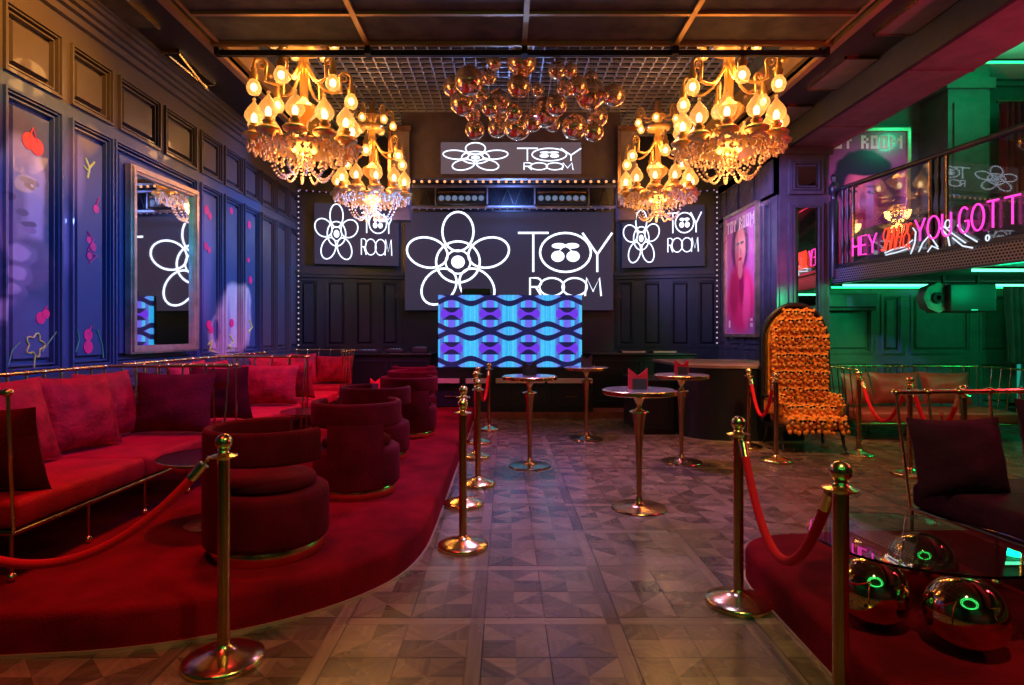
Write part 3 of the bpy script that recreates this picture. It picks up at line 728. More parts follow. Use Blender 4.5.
# ------------------------------------------------------------------ carpeted platforms
def platform(name, poly, label):
    t = thing(name,label,'platform'); n = len(poly)
    # rounded top nosing
    cx = sum(p[0] for p in poly)/n; cy = sum(p[1] for p in poly)/n
    def inset(d):
        out = []
        for i in range(n):
            a,b,c = Vector(poly[i-1]),Vector(poly[i]),Vector(poly[(i+1)%n]); e1 = (b-a).normalized(); e2 = (c-b).normalized()
            nn = (Vector((-e1.y,e1.x))+Vector((-e2.y,e2.x))); nn = nn.normalized() if nn.length > 1e-6 else Vector((-e1.y,e1.x)); out.append(b+nn*d)
        return out
    rings = [(0,0),(0,.15),(.008,.172),(.022,.185),(.045,.19)]; vs = []
    for d,z in rings: vs += [(p[0],p[1],z) for p in inset(d)]
    fs = [(j*n+i,j*n+(i+1)%n,(j+1)*n+(i+1)%n,(j+1)*n+i) for j in range(len(rings)-1) for i in range(n)]; fs.append([ (len(rings)-1)*n+i for i in range(n)])
    MB().add(vs,fs,True).build('carpet','carpet',t)
    p = inset(-.012); MB().prism([tuple(q) for q in p],0,.014).build('edge_strip','trimstrip',t)
    return t
def smooth(pts, it=2):
    for _ in range(it):
        o = [pts[0]]
        for a,b in zip(pts,pts[1:]): o += [(a[0]*.75+b[0]*.25,a[1]*.75+b[1]*.25),(a[0]*.25+b[0]*.75,a[1]*.25+b[1]*.75)]
        pts = o+[pts[-1]]
    return pts
edge = smooth([(-3.86,2.5),(-3.0,2.53),(-2.18,2.59),(-1.64,2.65),(-1.18,2.84),(-.87,3.06),(-.62,3.38),(-.51,3.8),(-.50,4.4),(-.5,6.0),(-.5,9.85)])
platform('stage_platform', edge+[(-3.86,9.85)], 'low red carpeted platform with curved front carrying the left sofas and armchairs')
edge = smooth([(1.33,.2),(1.33,2.3),(1.345,3.0),(1.345,3.35),(1.42,3.55),(1.62,3.66),(2.0,3.68),(2.9,3.72),(4.2,3.72)])
edge = edge[::-1]
platform('stage_platform', edge+[(4.2,.2)][::-1] if False else [(4.2,.2)]+edge, 'low red carpeted platform with rounded corner under the glass coffee table')

# ------------------------------------------------------------------ stanchions and ropes
stan0 = None
def stanchion(x, y, label, group=None):
    global stan0
    if stan0 is None:
        t = thing('stanchion','','barrier post')
        MB().lathe([(.0,.0),(.160,.0),(.165,.008),(.165,.022),(.158,.028),(.12,.042),(.07,.055),(.035,.068),(.028,.08),(0,.08)],40,cap=False).build('base','brass',t)
        MB().lathe([(.0,.07),(.0255,.07),(.0255,.868),(0,.868)],20,cap=False).build('pole','brass_dark',t)
        MB().lathe([(0,.865),(.028,.865),(.03,.872),(.056,.876),(.058,.882),(.035,.888),(.024,.893),(.02,.902),(.026,.908),(0,.909)],24,cap=False).build('collar','brass',t)
        MB().sphere((0,0,.938),.036,24,14).build('ball_finial','brass',t)
        stan0 = t; o = t
    else: o = copy_tree(stan0)
    return place(o,(x,y,0),0,label,group)
rope_m = 0
def rope(p, q, sag, label, z=.868):
    p = Vector((p[0],p[1],z)); q = Vector((q[0],q[1],z)); d = (q-p).normalized(); p = p+d*.062; q = q-d*.062
    t = thing('velvet_rope',label,'rope',p); L = q-p; n = 28
    f = lambda s: L*s+Vector((0,0,-4*sag*s*(1-s)))
    s0 = .075/sqrt(L.length**2*.9+(4*sag)**2)
    MB().tube([f(s0+(1-2*s0)*i/n) for i in range(n+1)],.019,12).build('rope','rope',t)
    for s in (0,1):
        a = f(s); b = f(s0 if s == 0 else 1-s0); b2 = f(s0*1.4 if s == 0 else 1-s0*1.4)
        MB().tube([a+(b-a)*.35,b,b2],.0215,12).build('end_cap','brass',t)
        h = MB(); h.tube([a+Vector((0,0,.012)),a+Vector((0,0,.0))*1,a+(b-a)*.4],.006,8); h.sphere(a,.011,10,6); h.build('hook','brass',t)
    return t
ST = {
 'nl': (-1.20,2.56,'brass rope post on the parquet beside the left platform front, nearest at the left'),
 'r1': (1.21,3.11,'brass rope post standing at the rounded corner of the right platform'),
 'r2': (1.13,2.02,'brass rope post nearest the camera at right, its base below the picture'),
 'c1': (-.276,3.936,'brass rope post along the left platform edge, nearest of its row'),
 'c2': (-.34,4.9,'brass rope post along the left platform edge, second from the camera'),
 'c3': (-.25,5.56,'brass rope post along the left platform edge, third from the camera'),
 'c4': (-.33,6.77,'brass rope post along the left platform edge, fourth from the camera'),
 'c5': (-.345,7.66,'brass rope post along the left platform edge, fifth from the camera'),
 'c6': (-.23,8.68,'brass rope post along the left platform edge, furthest, by the DJ booth'),
 'd1': (2.98,7.34,'brass rope post in front of the curved podium, behind its neighbour'),
 'd2': (2.96,6.55,'brass rope post just left of the orange plush throne'),
 'e1': (4.05,6.87,'brass rope post right of the orange throne by the green room'),
 'e2': (4.0,5.93,'brass rope post seen behind the rail of the plum sofa, middle of the right row'),
 'e3': (3.82,5.0,'brass rope post behind the plum sofa rail, nearest of the right row'),
}
for k_,(x,y,l) in ST.items(): stanchion(x,y,l)
g_ = lambda k_: ST[k_][:2]
rope((-2.55,2.30),g_('nl'),.40,'red velvet rope sagging across the front of the left platform')
stanchion(-2.55,2.30,'brass rope post at the left end of the long sagging rope, outside the picture')
rope(g_('r1'),g_('r2'),.42,'red velvet rope between the two posts at the right platform')
rope(g_('c1'),g_('c2'),.35,'red velvet rope between the first and second posts of the left row')
rope(g_('c3'),g_('c4'),.35,'red velvet rope between the third and fourth posts of the left row')
rope(g_('c5'),g_('c6'),.38,'red velvet rope between the last two posts of the left row')
rope(g_('d1'),g_('d2'),.42,'red velvet rope in front of the podium, left of the throne')
rope(g_('e1'),g_('e2'),.40,'red velvet rope in front of the red-brown sofa')
rope(g_('e2'),g_('e3'),.36,'red velvet rope seen through the plum sofa rail')

# ------------------------------------------------------------------ bar tables
tab0 = None
def bar_table(x,y,label):
    global tab0
    if tab0 is None:
        t = thing('bar_table','','table')
        MB().lathe([(0,0),(.215,0),(.22,.006),(.215,.014),(.10,.02),(.045,.034),(.032,.06),(.022,.09),(0,.09)],40,cap=False).build('base','copper',t)
        MB().lathe([(0,.085),(.021,.085),(.022,.2),(.028,.5),(.04,.68),(.052,.745),(.056,.765),(0,.768)],24,cap=False).build('stem','copper',t)
        MB().lathe([(0,.766),(.056,.766),(.078,.772),(.076,.778),(.03,.79),(.02,.805),(.018,.82),(.03,.85),(.045,.885),(.06,.90),(.10,.912),(0,.915)],24,cap=False).build('collar','brass',t)
        MB().lathe([(0,.912),(.285,.912),(.292,.917),(.293,.945),(.287,.95),(.279,.951),(0,.951)],48,cap=False).build('rim','brass',t)
        MB().lathe([(0,.951),(.278,.951),(.276,.954),(0,.955)],48,cap=False).build('table_top','marble',t)
        tab0 = t; o = t
    else: o = copy_tree(tab0)
    return place(o,(x,y,0),0,label)
def menu(x,y,z,rz,label,red=True,s=1):
    t = thing('menu_holder',label,'menu holder',(x,y,z),rz); W,H = .075*s,.16*s
    for sg in (-1,1):
        a = MB(); vs = [(sg*W,0,0),(0,-.02*sg*0-.015,0),(0,-.015,H*.62),(sg*W,0,H)]; vs2 = [(p[0],p[1]+.008,p[2]) for p in vs]
        fs = [(0,1,2,3),(7,6,5,4),(0,3,7,4),(3,2,6,7),(2,1,5,6),(1,0,4,5)]; a.add(vs+vs2, fs if sg > 0 else [f[::-1] for f in fs]); a.build('card_wing','paper_red' if red else 'paper_dark',t)
    MB().box(-.045*s,.06*s,-.045,-.02,0,H*.5).build('card_holder','paper_dark',t)
T = [(1.075,4.81,'round bronze bar table in the middle of the floor, nearest of the four'),(.26,6.33,'round bronze bar table glowing blue-green, in front of the video wall'),
     (1.08,7.95,'round bronze bar table furthest from the camera'),(1.92,6.53,'round bronze bar table beside the curved podium')]
for x,y,l in T: bar_table(x,y,l)
menu(1.07,4.83,.956,0,'red folded menu card on the nearest bar table',True,1.05)
menu(.26,6.35,.956,0,'dark folded menu card on the bar table before the video wall',False)
menu(1.08,7.95,.956,R(8),'dark folded menu card on the furthest bar table',False)
menu(1.92,6.53,.956,R(-6),'red folded menu card on the bar table beside the podium',True)

# ------------------------------------------------------------------ sofas
def sofa(label, loc, rz, L, D=.9, cush=2, m='velvet', arms=(1,1), top=.93, kr=.025):
    # local x along, front y=0, back y=D ; z from its floor
    t = thing('metal_frame_sofa',label,'sofa',loc,rz); z0 = .235
    fr = MB(); r = .013
    fr.tube([(0,0,z0),(L,0,z0),(L,D,z0),(0,D,z0)],r,8,True); fr.box(0,L,0,D,z0-.005,z0+.01)
    fr.build('frame','brass_dark',t)
    nl = max(3,int(round(L/.56))+1); leg = None
    for i in range(nl):
        for y in (0.01,D-.01):
            p = (i*L/(nl-1),y,0)
            if leg is None:
                leg = MB().tube([(0,0,.03),(0,0,z0)],.009,8).build('leg','brass_dark',t,p)
                foot = MB().sphere((0,0,.022),.022,12,8).build('foot','brass',leg)
            else: l2 = inst(leg,t,p); inst(foot,l2)
    # top rail with spindles
    lean = .07
    pts = [(0,D+lean,top),(L,D+lean,top)]
    MB().tube(pts,.014,8).build('back_rail','brass',t)
    sp = None; kn = None
    n = int(L/.165)
    def spindle(a,b):
        q = MB(); q.tube([a,b],.0085,6); q.build('spindle','brass',t); 
        MB().sphere(b,kr,10,6,(1,1,.8)).build('knob','brass',t)
    for i in range(n+1): spindle((i*L/n,D,z0),(i*L/n,D+lean,top))
    for k_,on in enumerate(arms):
        if not on: continue
        x = 0 if k_ == 0 else L; o = -lean if k_ == 0 else lean
        MB().tube([(x+o,-.03,top),(x+o*.8,D+lean,top)],.014,8).build('arm_rail','brass',t)
        for i in range(5): spindle((x,i*D/5,z0),(x+o,-.03+i*(D+lean)/5,top))
    # cushions
    cw = L/cush
    for i in range(cush):
        MB().rbox(i*cw+.008,(i+1)*cw-.008,-.01,D-.03,z0+.012,.385,.035,4).build('seat_cushion',m,t)
    return t
PZ = .19
sofa('long red sofa with brass rail nearest the camera along the left wall',(-2.4,2.93,PZ),pi/2,2.16,.93,2)
sofa('red sofa with brass rail, second along the left wall under the tall mirror',(-2.4,5.36,PZ),pi/2,1.72,.95,1)
sofa('red sofa with brass rail, third along the left wall toward the corner',(-2.4,7.28,PZ),pi/2,1.35,1.0,1,arms=(1,0))
sofa('small red sofa facing the camera in the far left corner',(-3.5,9.25,PZ),0,.95,.75,1,arms=(0,1))
sr = sofa('dark plum sofa with brass rail on the right platform beside the glass table',(2.27,3.36,PZ),-pi/2+R(8),2.0,.95,2,'velvet_plum',top=.875,kr=.027)
sofa('red-brown sofa with brass rail under the balcony in the green room',(4.6,7.75,0),R(-4),2.0,.8,2,'leather_red')
sofa('red-brown sofa partly seen behind the plum sofa at the right edge',(6.35,6.6,0),R(-90),2.0,.8,2,'leather_red')

# ------------------------------------------------------------------ pillows
def pillow(label, c, w, h, th, rz, tilt, m, group=None, roll=0):
    n = 14; mb = MB(); top = []; vs = []; idx = {}
    for s in (1,-1):
        for i in range(n+1):
            for j in range(n+1):
                if s == -1 and (i in (0,n) or j in (0,n)): idx[(s,i,j)] = idx[(1,i,j)]; continue
                u = -1+2*i/n; v = -1+2*j/n
                uu = u*(1-.085*(1-v*v)); vv = v*(1-.085*(1-u*u))
                hgt = ((1-abs(u)**2.6)*(1-abs(v)**2.6))**.55
                wr = .10*sin(5*u+3*v+c[1]*3)*(1-abs(u))*(1-abs(v))+.05*sin(9*v-4*u+c[0]*5)
                idx[(s,i,j)] = len(vs); vs.append((uu*w/2, s*th/2*hgt*(1+wr), vv*h/2))
    fs = []
    for s in (1,-1):
        for i in range(n):
            for j in range(n):
                f = (idx[(s,i,j)],idx[(s,i,j+1)],idx[(s,i+1,j+1)],idx[(s,i+1,j)]); fs.append(f if s == 1 else f[::-1])
    mb.add(vs,fs,True)
    o = mb.build('throw_pillow',m); o.location = c; o.rotation_euler = (Matrix.Rotation(rz,3,'Z')@Matrix.Rotation(tilt,3,'X')@Matrix.Rotation(roll,3,'Y')).to_euler()
    return tag(o,label,'pillow',group)
G1 = 'red pillows on the left sofas'; SZ = PZ+.385
V = 'velvet_pillow'
def sp(label,x,y,w,h,th,rz,tilt,m=V,roll=0,dz=0): pillow(label,(x,y,SZ+h/2*abs(cos(tilt))*.93+.03+dz),w,h,th,rz,tilt,m,G1,roll)
sp('dark red pillow on the near arm of the first sofa, at the left edge',-2.68,3.14,.54,.48,.20,0,R(14),'velvet_dark',dz=-.03)
sp('bright red pillow leaning on the rail at the near end of the first sofa',-3.04,3.66,.60,.56,.20,R(80),R(-18))
sp('square red pillow in the middle of the first sofa',-3.02,4.25,.56,.54,.22,R(72),R(-16))
sp('red pillow right of the middle pillow on the first sofa',-3.12,4.72,.54,.53,.20,R(80),R(-14))
sp('large dark wine pillow on the far arm of the first sofa',-2.72,4.93,.66,.50,.22,R(0),R(-10),'velvet_dark')
sp('dark wine pillow on the near arm of the second sofa',-2.64,5.58,.56,.52,.20,0,R(12),'velvet_dark')
sp('bright pink-red pillow at the back of the second sofa, near end',-3.12,6.0,.56,.56,.20,R(80),R(-16))
sp('pink-red pillow at the back of the second sofa, far end',-3.14,6.55,.56,.54,.20,R(80),R(-16))
sp('bright red oblong pillow on the far arm of the second sofa',-2.70,6.86,.66,.46,.20,R(2),R(-10))
sp('red pillow on the near arm of the third sofa, behind the bright oblong one',-2.62,7.42,.52,.48,.18,0,R(12))
sp('pink pillow at the back of the third sofa',-3.15,7.9,.56,.54,.20,R(80),R(-16))
sp('pink pillow at the corner between the third and corner sofas',-3.12,8.5,.56,.54,.20,R(70),R(-16))
sp('magenta pillow at the left of the corner sofa facing the camera',-3.26,9.72,.42,.5,.18,R(30),R(-14))
sp('red oblong pillow at the right of the corner sofa facing the camera',-2.80,9.82,.62,.46,.18,R(0),R(-14))
G2 = 'pillows on the plum sofa'
pillow('big dark plum pillow with fringe leaning on the rail of the plum sofa',(2.39,3.16,SZ+.175),.52,.42,.20,R(3),R(-12),'velvet_plum',G2)
pillow('second dark plum pillow on the plum sofa, cut by the right edge',(2.97,3.15,SZ+.24),.56,.50,.20,R(6),R(-12),'velvet_plum',G2)
pillow('third dark plum pillow at the back of the plum sofa, beyond the right edge',(3.25,2.6,SZ+.27),.60,.54,.22,R(-80),R(-14),'velvet_plum',G2)
G3 = 'red-brown pillows in the green room'
for (x,y,w_,rz,l) in ((4.86,8.28,.5,R(20),'dark red-brown tufted pillow at the left end of the green room sofa'),(5.45,8.38,.68,R(-2),'red-brown pillow in the middle of the green room sofa'),(6.12,8.34,.64,R(-10),'red-brown pillow at the right end of the green room sofa')):
    pillow(l,(x,y,.385+.25),w_,.46,.2,rz,R(-14),'leather_red',G3)

# ------------------------------------------------------------------ tub armchairs
ch0 = None
def armchair(x,y,a,label):
    global ch0
    if ch0 is None:
        t = thing('tub_armchair','','armchair')     # solid back panel centred on local +x, opens to -x
        MB().lathe([(0,0),(.325,0),(.33,.005),(.33,.07),(.325,.075),(0,.075)],48,cap=False).build('plinth','brass',t)
        MB().lathe([(0,.07),(.335,.072),(.355,.09),(.36,.11),(.36,.31),(.352,.345),(.33,.36),(0,.36)],48,cap=False).build('seat_base','velvet_chair',t)
        MB().lathe([(0,.355),(.24,.355),(.272,.365),(.285,.385),(.278,.41),(.25,.428),(.15,.438),(0,.442)],40,cap=False).build('seat_cushion','velvet_chair',t)
        MB().sweep_arc(rr(.318,.372,.52,.70,.024,4),R(-128),R(128),48).build('back_band','velvet_chair',t)
        MB().sweep_arc(rr(.318,.374,.07,.56,.02,3),R(-36),R(36),20).build('back_panel','velvet_chair',t)
        # pads that carry the arm ends down to the seat base
        ch0 = t; o = t
    else: o = copy_tree(ch0)
    o.scale = (.91,.91,1); return place(o,(x,y,PZ),a,label)
armchair(-1.33,3.38,R(215),'burgundy tub armchair nearest the camera on the left platform')
armchair(-1.14,4.62,R(282),'burgundy tub armchair second in the row, its back to the camera')
armchair(-1.26,5.85,R(238),'burgundy tub armchair third in the row, behind the second')
armchair(-1.14,7.15,R(285),'burgundy tub armchair fourth in the row, magenta lit')
armchair(-1.27,8.25,R(240),'burgundy tub armchair fifth in the row, mostly hidden by the fourth')
armchair(-1.42,9.35,R(282),'burgundy tub armchair furthest in the row, by the DJ booth')

# low round tables between sofas and armchairs
lt0 = None
for x,y,l in ((-1.86,3.80,'low round dark glass table by the nearest armchair and first sofa'),(-1.92,6.0,'low round dark glass table between second sofa and armchairs'),(-1.83,8.45,'low round dark glass table furthest along the left platform')):
    if lt0 is None:
        t = thing('side_table','','table'); MB().lathe([(0,.425),(.30,.425),(.305,.431),(.30,.437),(0,.437)],48,cap=False).build('table_top','tabletop_dark',t)
        MB().lathe([(.303,.422),(.31,.424),(.31,.438),(.303,.439)],48,cap=False).build('rim','brass_dark',t)
        MB().lathe([(0,0),(.16,0),(.16,.01),(.03,.02),(.018,.05),(.018,.4),(.06,.425),(0,.425)],24,cap=False).build('pedestal','brass_dark',t); lt0 = t; o = t
    else: o = copy_tree(lt0)
    place(o,(x,y,PZ),0,l)
menu(-1.83,8.45,PZ+.437,0,'small red folded card on the furthest low table',True,.9)

# glass coffee table on gold spheres
t = thing('coffee_table','oval clear glass coffee table resting on gold mirrored spheres','coffee table',(1.85,2.68,PZ),R(-18))
def ring(rx,ry,z,n=64): return [(rx*cos(2*pi*i/n),ry*sin(2*pi*i/n),z) for i in range(n)]
gl = MB(); n = 64; prof = [(0,.283),(0,.294)]; vs = []
for d,z in prof: vs += ring(.45+d,.41+d,z)
fs = [(j*n+i,j*n+(i+1)%n,(j+1)*n+(i+1)%n,(j+1)*n+i) for j in range(1) for i in range(n)]+[list(range(n))[::-1],[n+i for i in range(n)]]
gl.add(vs,fs,True).build('glass_top','glass',t)
im = Matrix.Rotation(R(18),3,'Z')
for wx,wy in ((1.53,2.50),(1.765,2.30),(1.93,2.78)):
    p = im @ Vector((wx-1.85,wy-2.68,0)); MB().sphere((0,0,0),.14,40,24).build('sphere_foot','goldball',t,(p.x,p.y,.14))

# ------------------------------------------------------------------ throne of plush bears
def throne():
    t = thing('throne_chair','tall arched throne chair covered in orange plush bears with sunglasses','throne chair',(3.60,7.28,0),R(-4)); t.scale = (.87,.95,1)
    W = .43
    def arch(w, zs, zt, n=18): # outline from bottom left up around
        return [(-w,zs)]+[(w*cos(pi-pi*i/n), zt-w+w*sin(pi*i/n)) for i in range(n+1)]+[(w,zs)]
    # hooded shell: back plate + rim
    bp = arch(.45,.30,1.76); n = len(bp)
    def plate(poly,y0,y1,mname,nm):
        m_ = MB(); k_ = len(poly); m_.add([(x,y0,z) for x,z in poly]+[(x,y1,z) for x,z in poly],[list(range(k_)),[k_+i for i in range(k_)][::-1]]+[(i,i+k_,(i+1)%k_+k_,(i+1)%k_) for i in range(k_)]); return m_.build(nm,mname,t)
    plate(bp,.28,.34,'black','back_shell')
    MB().tube([(x,.20,z) for x,z in bp],.028,10).build('hood_rim','black',t)
    # hood sides between rim and shell
    m_ = MB(); k_ = len(bp); m_.add([(x,.20,z) for x,z in bp]+[(x,.32,z) for x,z in bp],[(i,i+1,i+1+k_,i+k_) for i in range(k_-1)],True); m_.build('hood_side','black',t)
    plate(arch(.39,.40,1.70),.16,.28,'orange_plush','back_padding')
    MB().rbox(-.36,.38,-.34,.24,.30,.44,.06,4).build('seat_padding','orange_plush',t)
    for sx in (-1,1):
        MB().rbox(sx*.40-.05,sx*.40+.05,-.26,.2,.42,.60,.04,4).build('arm_padding','orange_plush',t)
        MB().tube([(sx*.45,-.30,.36),(sx*.455,-.31,.58),(sx*.45,-.2,.625),(sx*.45,.24,.63)],.022,8).build('arm_frame','black',t)
    MB().box(-.42,.44,-.33,.32,.26,.31).build('seat_frame','black',t)
    lg = None
    for sx,sy,dx,dy in ((-.38,-.28,0,-.04),(.40,-.28,.05,-.04),(-.38,.28,0,.06),(.40,.28,.05,.06)):
        MB().tube([(sx,sy,.28),(sx+dx*.3,sy-dy*.4,.18),(sx+dx*.4,sy+dy*.3,.09),(sx+dx,sy+dy,.022)],[.035,.024,.018,.022],8).build('leg','black',t)
    # plush bears
    def bear():
        m_ = MB(); m_.cur = 0
        m_.sphere((0,0,-.055),.042,10,7,(1,.8,1)); m_.sphere((0,-.012,0),.046,12,8,(1.1,.9,.95))
        for s in (-1,1):
            m_.sphere((s*.04,-.005,.036),.018,8,5); m_.sphere((s*.036,-.03,-.045),.018,8,5); m_.sphere((s*.03,-.04,-.095),.022,8,5)
        m_.cur = 1; m_.sphere((0,-.05,-.016),.018,8,5)
        m_.cur = 2
        for s in (-1,1): m_.sphere((s*.02,-.05,.008),.0155,8,5,(1.15,.4,.8))
        m_.sphere((0,-.067,-.010),.006,6,4); m_.box(-.04,.04,-.056,-.050,.010,.014)
        return m_
    b0 = bear().build('plush_bear',['orange_plush','plush_light','sunglass'],t,(0,0,0))
    first = True; cnt = 0
    def put(p,rot=(0,0,0),s=1):
        nonlocal first,cnt
        s *= random.uniform(.93,1.07); rot = (rot[0]+random.uniform(-.15,.15),rot[1]+random.uniform(-.22,.22),rot[2]+random.uniform(-.3,.3)); cnt += 1
        if first: b0.location = p; b0.rotation_euler = rot; b0.scale = (s,s,s); first = False
        else: inst(b0,t,p,rot,(s,s,s))
    z = .60; r_ = 0
    while z < 1.68:
        zt = 1.70-.39; w_ = .385 if z < zt else sqrt(max(0,.40**2-(z-zt)**2))
        n_ = max(3,int(round(w_*2/.118)))
        for i in range(n_):
            u = -w_+2*w_*(i+.5)/n_; edge = abs(u)/.38
            put((u,.12-.035*edge**2-.02*(r_%2),z),(0,0,-u*.9),1.1)
        z += .105; r_ += 1
    for i in range(6): put((-.32+i*.135,-.37,.385),(.1,0,0),1.3)
    for r2 in range(3):
        for i in range(5): put((-.27+i*.14,-.24+r2*.14,.50),(-.5,0,0),1.1)
    for sx in (-1,1):
        for i in range(3): put((sx*.37,-.24+i*.15,.64),(-.3,0,sx*.3),1.0)
throne()

# ------------------------------------------------------------------ chandeliers
def spiral(c, r0, r1, a0, a1, n=10): return [(c[0]+(r0+(r1-r0)*i/n)*cos(R(a0+(a1-a0)*i/n)), c[1]+(r0+(r1-r0)*i/n)*sin(R(a0+(a1-a0)*i/n))) for i in range(n+1)]
def chandelier(loc, label):
    t = thing('chandelier',label,'chandelier',loc,0,'gold crystal chandeliers')    # origin at lowest bead
    MB().lathe([(0,.34),(.03,.34),(.05,.42),(.035,.5),(.03,.60),(.05,.72),(.14,.80),(.17,.86),(.13,.90),(.06,.94),(.045,1.0),(.05,1.3),(.07,1.38),(.05,1.42),(.045,1.62),(.08,1.68),(.12,1.74),(.08,1.80),(.03,1.86),(.02,1.98),(0,1.98)],20,cap=False).build('column','gold_lit',t)
    MB().lathe([(.0,.34),(.2,.34),(.36,.37),(.44,.40),(.46,.42),(.44,.435),(.30,.43),(0,.41)],32,cap=False).build('bottom_bowl','gold_lit',t)
    MB().lathe([(.06,1.50),(.18,1.51),(.20,1.54),(.18,1.57),(.06,1.60)],28,cap=True).build('top_ring','gold_lit',t)
    MB().tube([(0,0,1.96),(0,0,5.15-loc[2])],.012,8).build('hanging_rod','brass_dark',t)
    # ring lamps
    L = None; N = 11
    for i in range(N):
        a = 2*pi*i/N+.2; p = (.53*cos(a),.53*sin(a),.395)
        if L is None:
            L = MB().lathe([(0,0),(.05,.0),(.075,.03),(.125,.05),(.13,.075),(.10,.10),(.06,.115),(.045,.13),(.06,.15),(.06,.165),(.035,.18),(.045,.2),(0,.2)],18,cap=False).build('lamp_cup','gold_lit',t,p)
            Sh = MB().lathe([(.04,.19),(.08,.225),(.102,.265),(.098,.31),(.07,.36),(.032,.41),(.012,.44),(.016,.452),(.02,.462),(.012,.476),(.002,.48)],18,cap=False).build('lamp_shade','shade',L)
            Bu = MB().lathe([(0,.2),(.02,.2),(.032,.245),(.03,.28),(.012,.31),(0,.315)],10,cap=False).build('bulb','bulb_warm',L)
        else: l2 = inst(L,t,p); inst(Sh,l2); inst(Bu,l2)
    # arms: mid tier (down lamps) and top tier
    for tier,(n_,ro,zb,za,s) in enumerate(((6,.44,.97,1.36,1.12),(6,.27,1.56,1.74,.85))):
        arm = None
        for i in range(n_):
            a = 2*pi*i/n_+(.0 if tier else .3)
            if arm is None:
                pts = [(.04,0,za)]+[(.05+(ro-.12)*q, 0, zb+.10+(za-zb-.10)*(1-q)**3+.02) for q in (.2,.4,.6,.8)]+[(ro-.03,0,zb+.14),(ro-.04,0,zb+.27*s)]
                pts += [(x,0,z) for x,z in spiral((ro+.02,zb+.28*s),.06*s,.055*s,180,-20,8)]
                arm = MB().tube(pts,[.016*s]*len(pts),8).build('arm','gold_lit',t,(0,0,0),(0,0,a))
                scr = MB().tube([(x,0,z) for x,z in spiral((ro-.0,zb+.27*s),.045*s,.01,200,-250,14)],.008*s,6).build('scroll','gold_lit',arm)
                x_ = ro+.075*s
                hold = MB().lathe([(0,zb+.27*s),(.012,zb+.27*s),(.03*s,zb+.23*s),(.025*s,zb+.2*s),(.045*s,zb+.17*s),(.04*s,zb+.12*s),(0,zb+.12*s)][::-1],14,(x_,0,0),cap=False).build('lamp_holder','gold_lit',arm)
                sh2 = MB().lathe([(.03*s,zb+.13*s),(.062*s,zb+.08*s),(.072*s,zb+.04*s),(.06*s,zb-.0*s),(.045*s,zb-.02*s)],16,(x_,0,0),cap=False).build('lamp_shade','shade',arm)
                bu2 = MB().sphere((x_,0,zb+.05*s),.032*s,10,7,(1,1,1.2)).build('bulb','bulb_warm',arm)
                kids = (scr,hold,sh2,bu2)
            else:
                l2 = inst(arm,t,(0,0,0),(0,0,a))
                for c_ in kids: inst(c_,l2)
    # leafy scallops under the cups
    # crystal bead swags
    bz = MB()
    for k_ in range(9):
        p = (0,0,0)
    sw = None
    for i in range(10):
        a = 2*pi*i/10
        if sw is None:
            m_ = MB(); n_ = 16
            for q in range(n_+1):
                s = q/n_; x_ = .42*(1-s)+.05*s; z_ = .39*(1-s)+.30*s-1.45*s*(1-s)*.75
                m_.sphere((x_,0,z_),.0155,6,4)
            sw = m_.build('bead_swag','crystal',t,(0,0,0),(0,0,a))
        else: inst(sw,t,(0,0,0),(0,0,a))
    m_ = MB(); random.seed(3)
    for ring_,(rad,zt,n_,ln) in enumerate(((.55,.395,44,2),(.45,.39,32,3),(.33,.385,22,2),(.10,.36,10,5),(.05,.34,6,6))):
        for i in range(n_):
            a = 2*pi*i/n_; 
            for q in range(ln):
                m_.sphere(((rad-.01*q)*cos(a),(rad-.01*q)*sin(a),zt-q*.036+.012*sin(i*1.9)),.0145 if q < ln-1 else .019,5,3,(1,1,1.3))
    f = m_.build('crystal_fringe','crystal',t); f['kind'] = 'stuff'
    m_ = MB()
    for i in range(11):
        a = 2*pi*i/11+.2
        for q in range(7):
            b = a-.16+q*.053; m_.sphere((.59*cos(b),.59*sin(b),.425-.02*abs(3-q)),.02,6,4,(1,1,1.4))
    m_.build('crystal_collar','crystal',t)['kind'] = 'stuff'
    return t
def shademat():
    m, nt, b = newmat('amber_glass_shade'); g = NB(nt)
    b.inputs['Base Color'].default_value = (1,.72,.40,1); b.inputs['Roughness'].default_value = .25
    b.inputs['Emission Color'].default_value = (1,.42,.08,1); b.inputs['Emission Strength'].default_value = .55; b.inputs['Alpha'].default_value = .42
    return m
M['shade'] = shademat()
CHN = [((304-505)*6.8/600,6.8,3.08,'gold crystal chandelier, front left, in front of the grid ceiling'),((729-505)*6.8/600,6.8,3.08,'gold crystal chandelier, front right, the largest on that side'),
       ((372-505)*9.65/600,9.65,3.16,'gold crystal chandelier, smaller-looking back left one before the wing screen'),((658-505)*9.65/600,9.65,3.16,'gold crystal chandelier, smaller-looking back right one before the wing screen')]
c0 = chandelier(CHN[0][:3],CHN[0][3]); c0.rotation_euler = (0,0,.1)
for q in CHN[1:]:
    c1 = copy_tree(c0); place(c1,q[:3],random.uniform(0,.5),q[3])

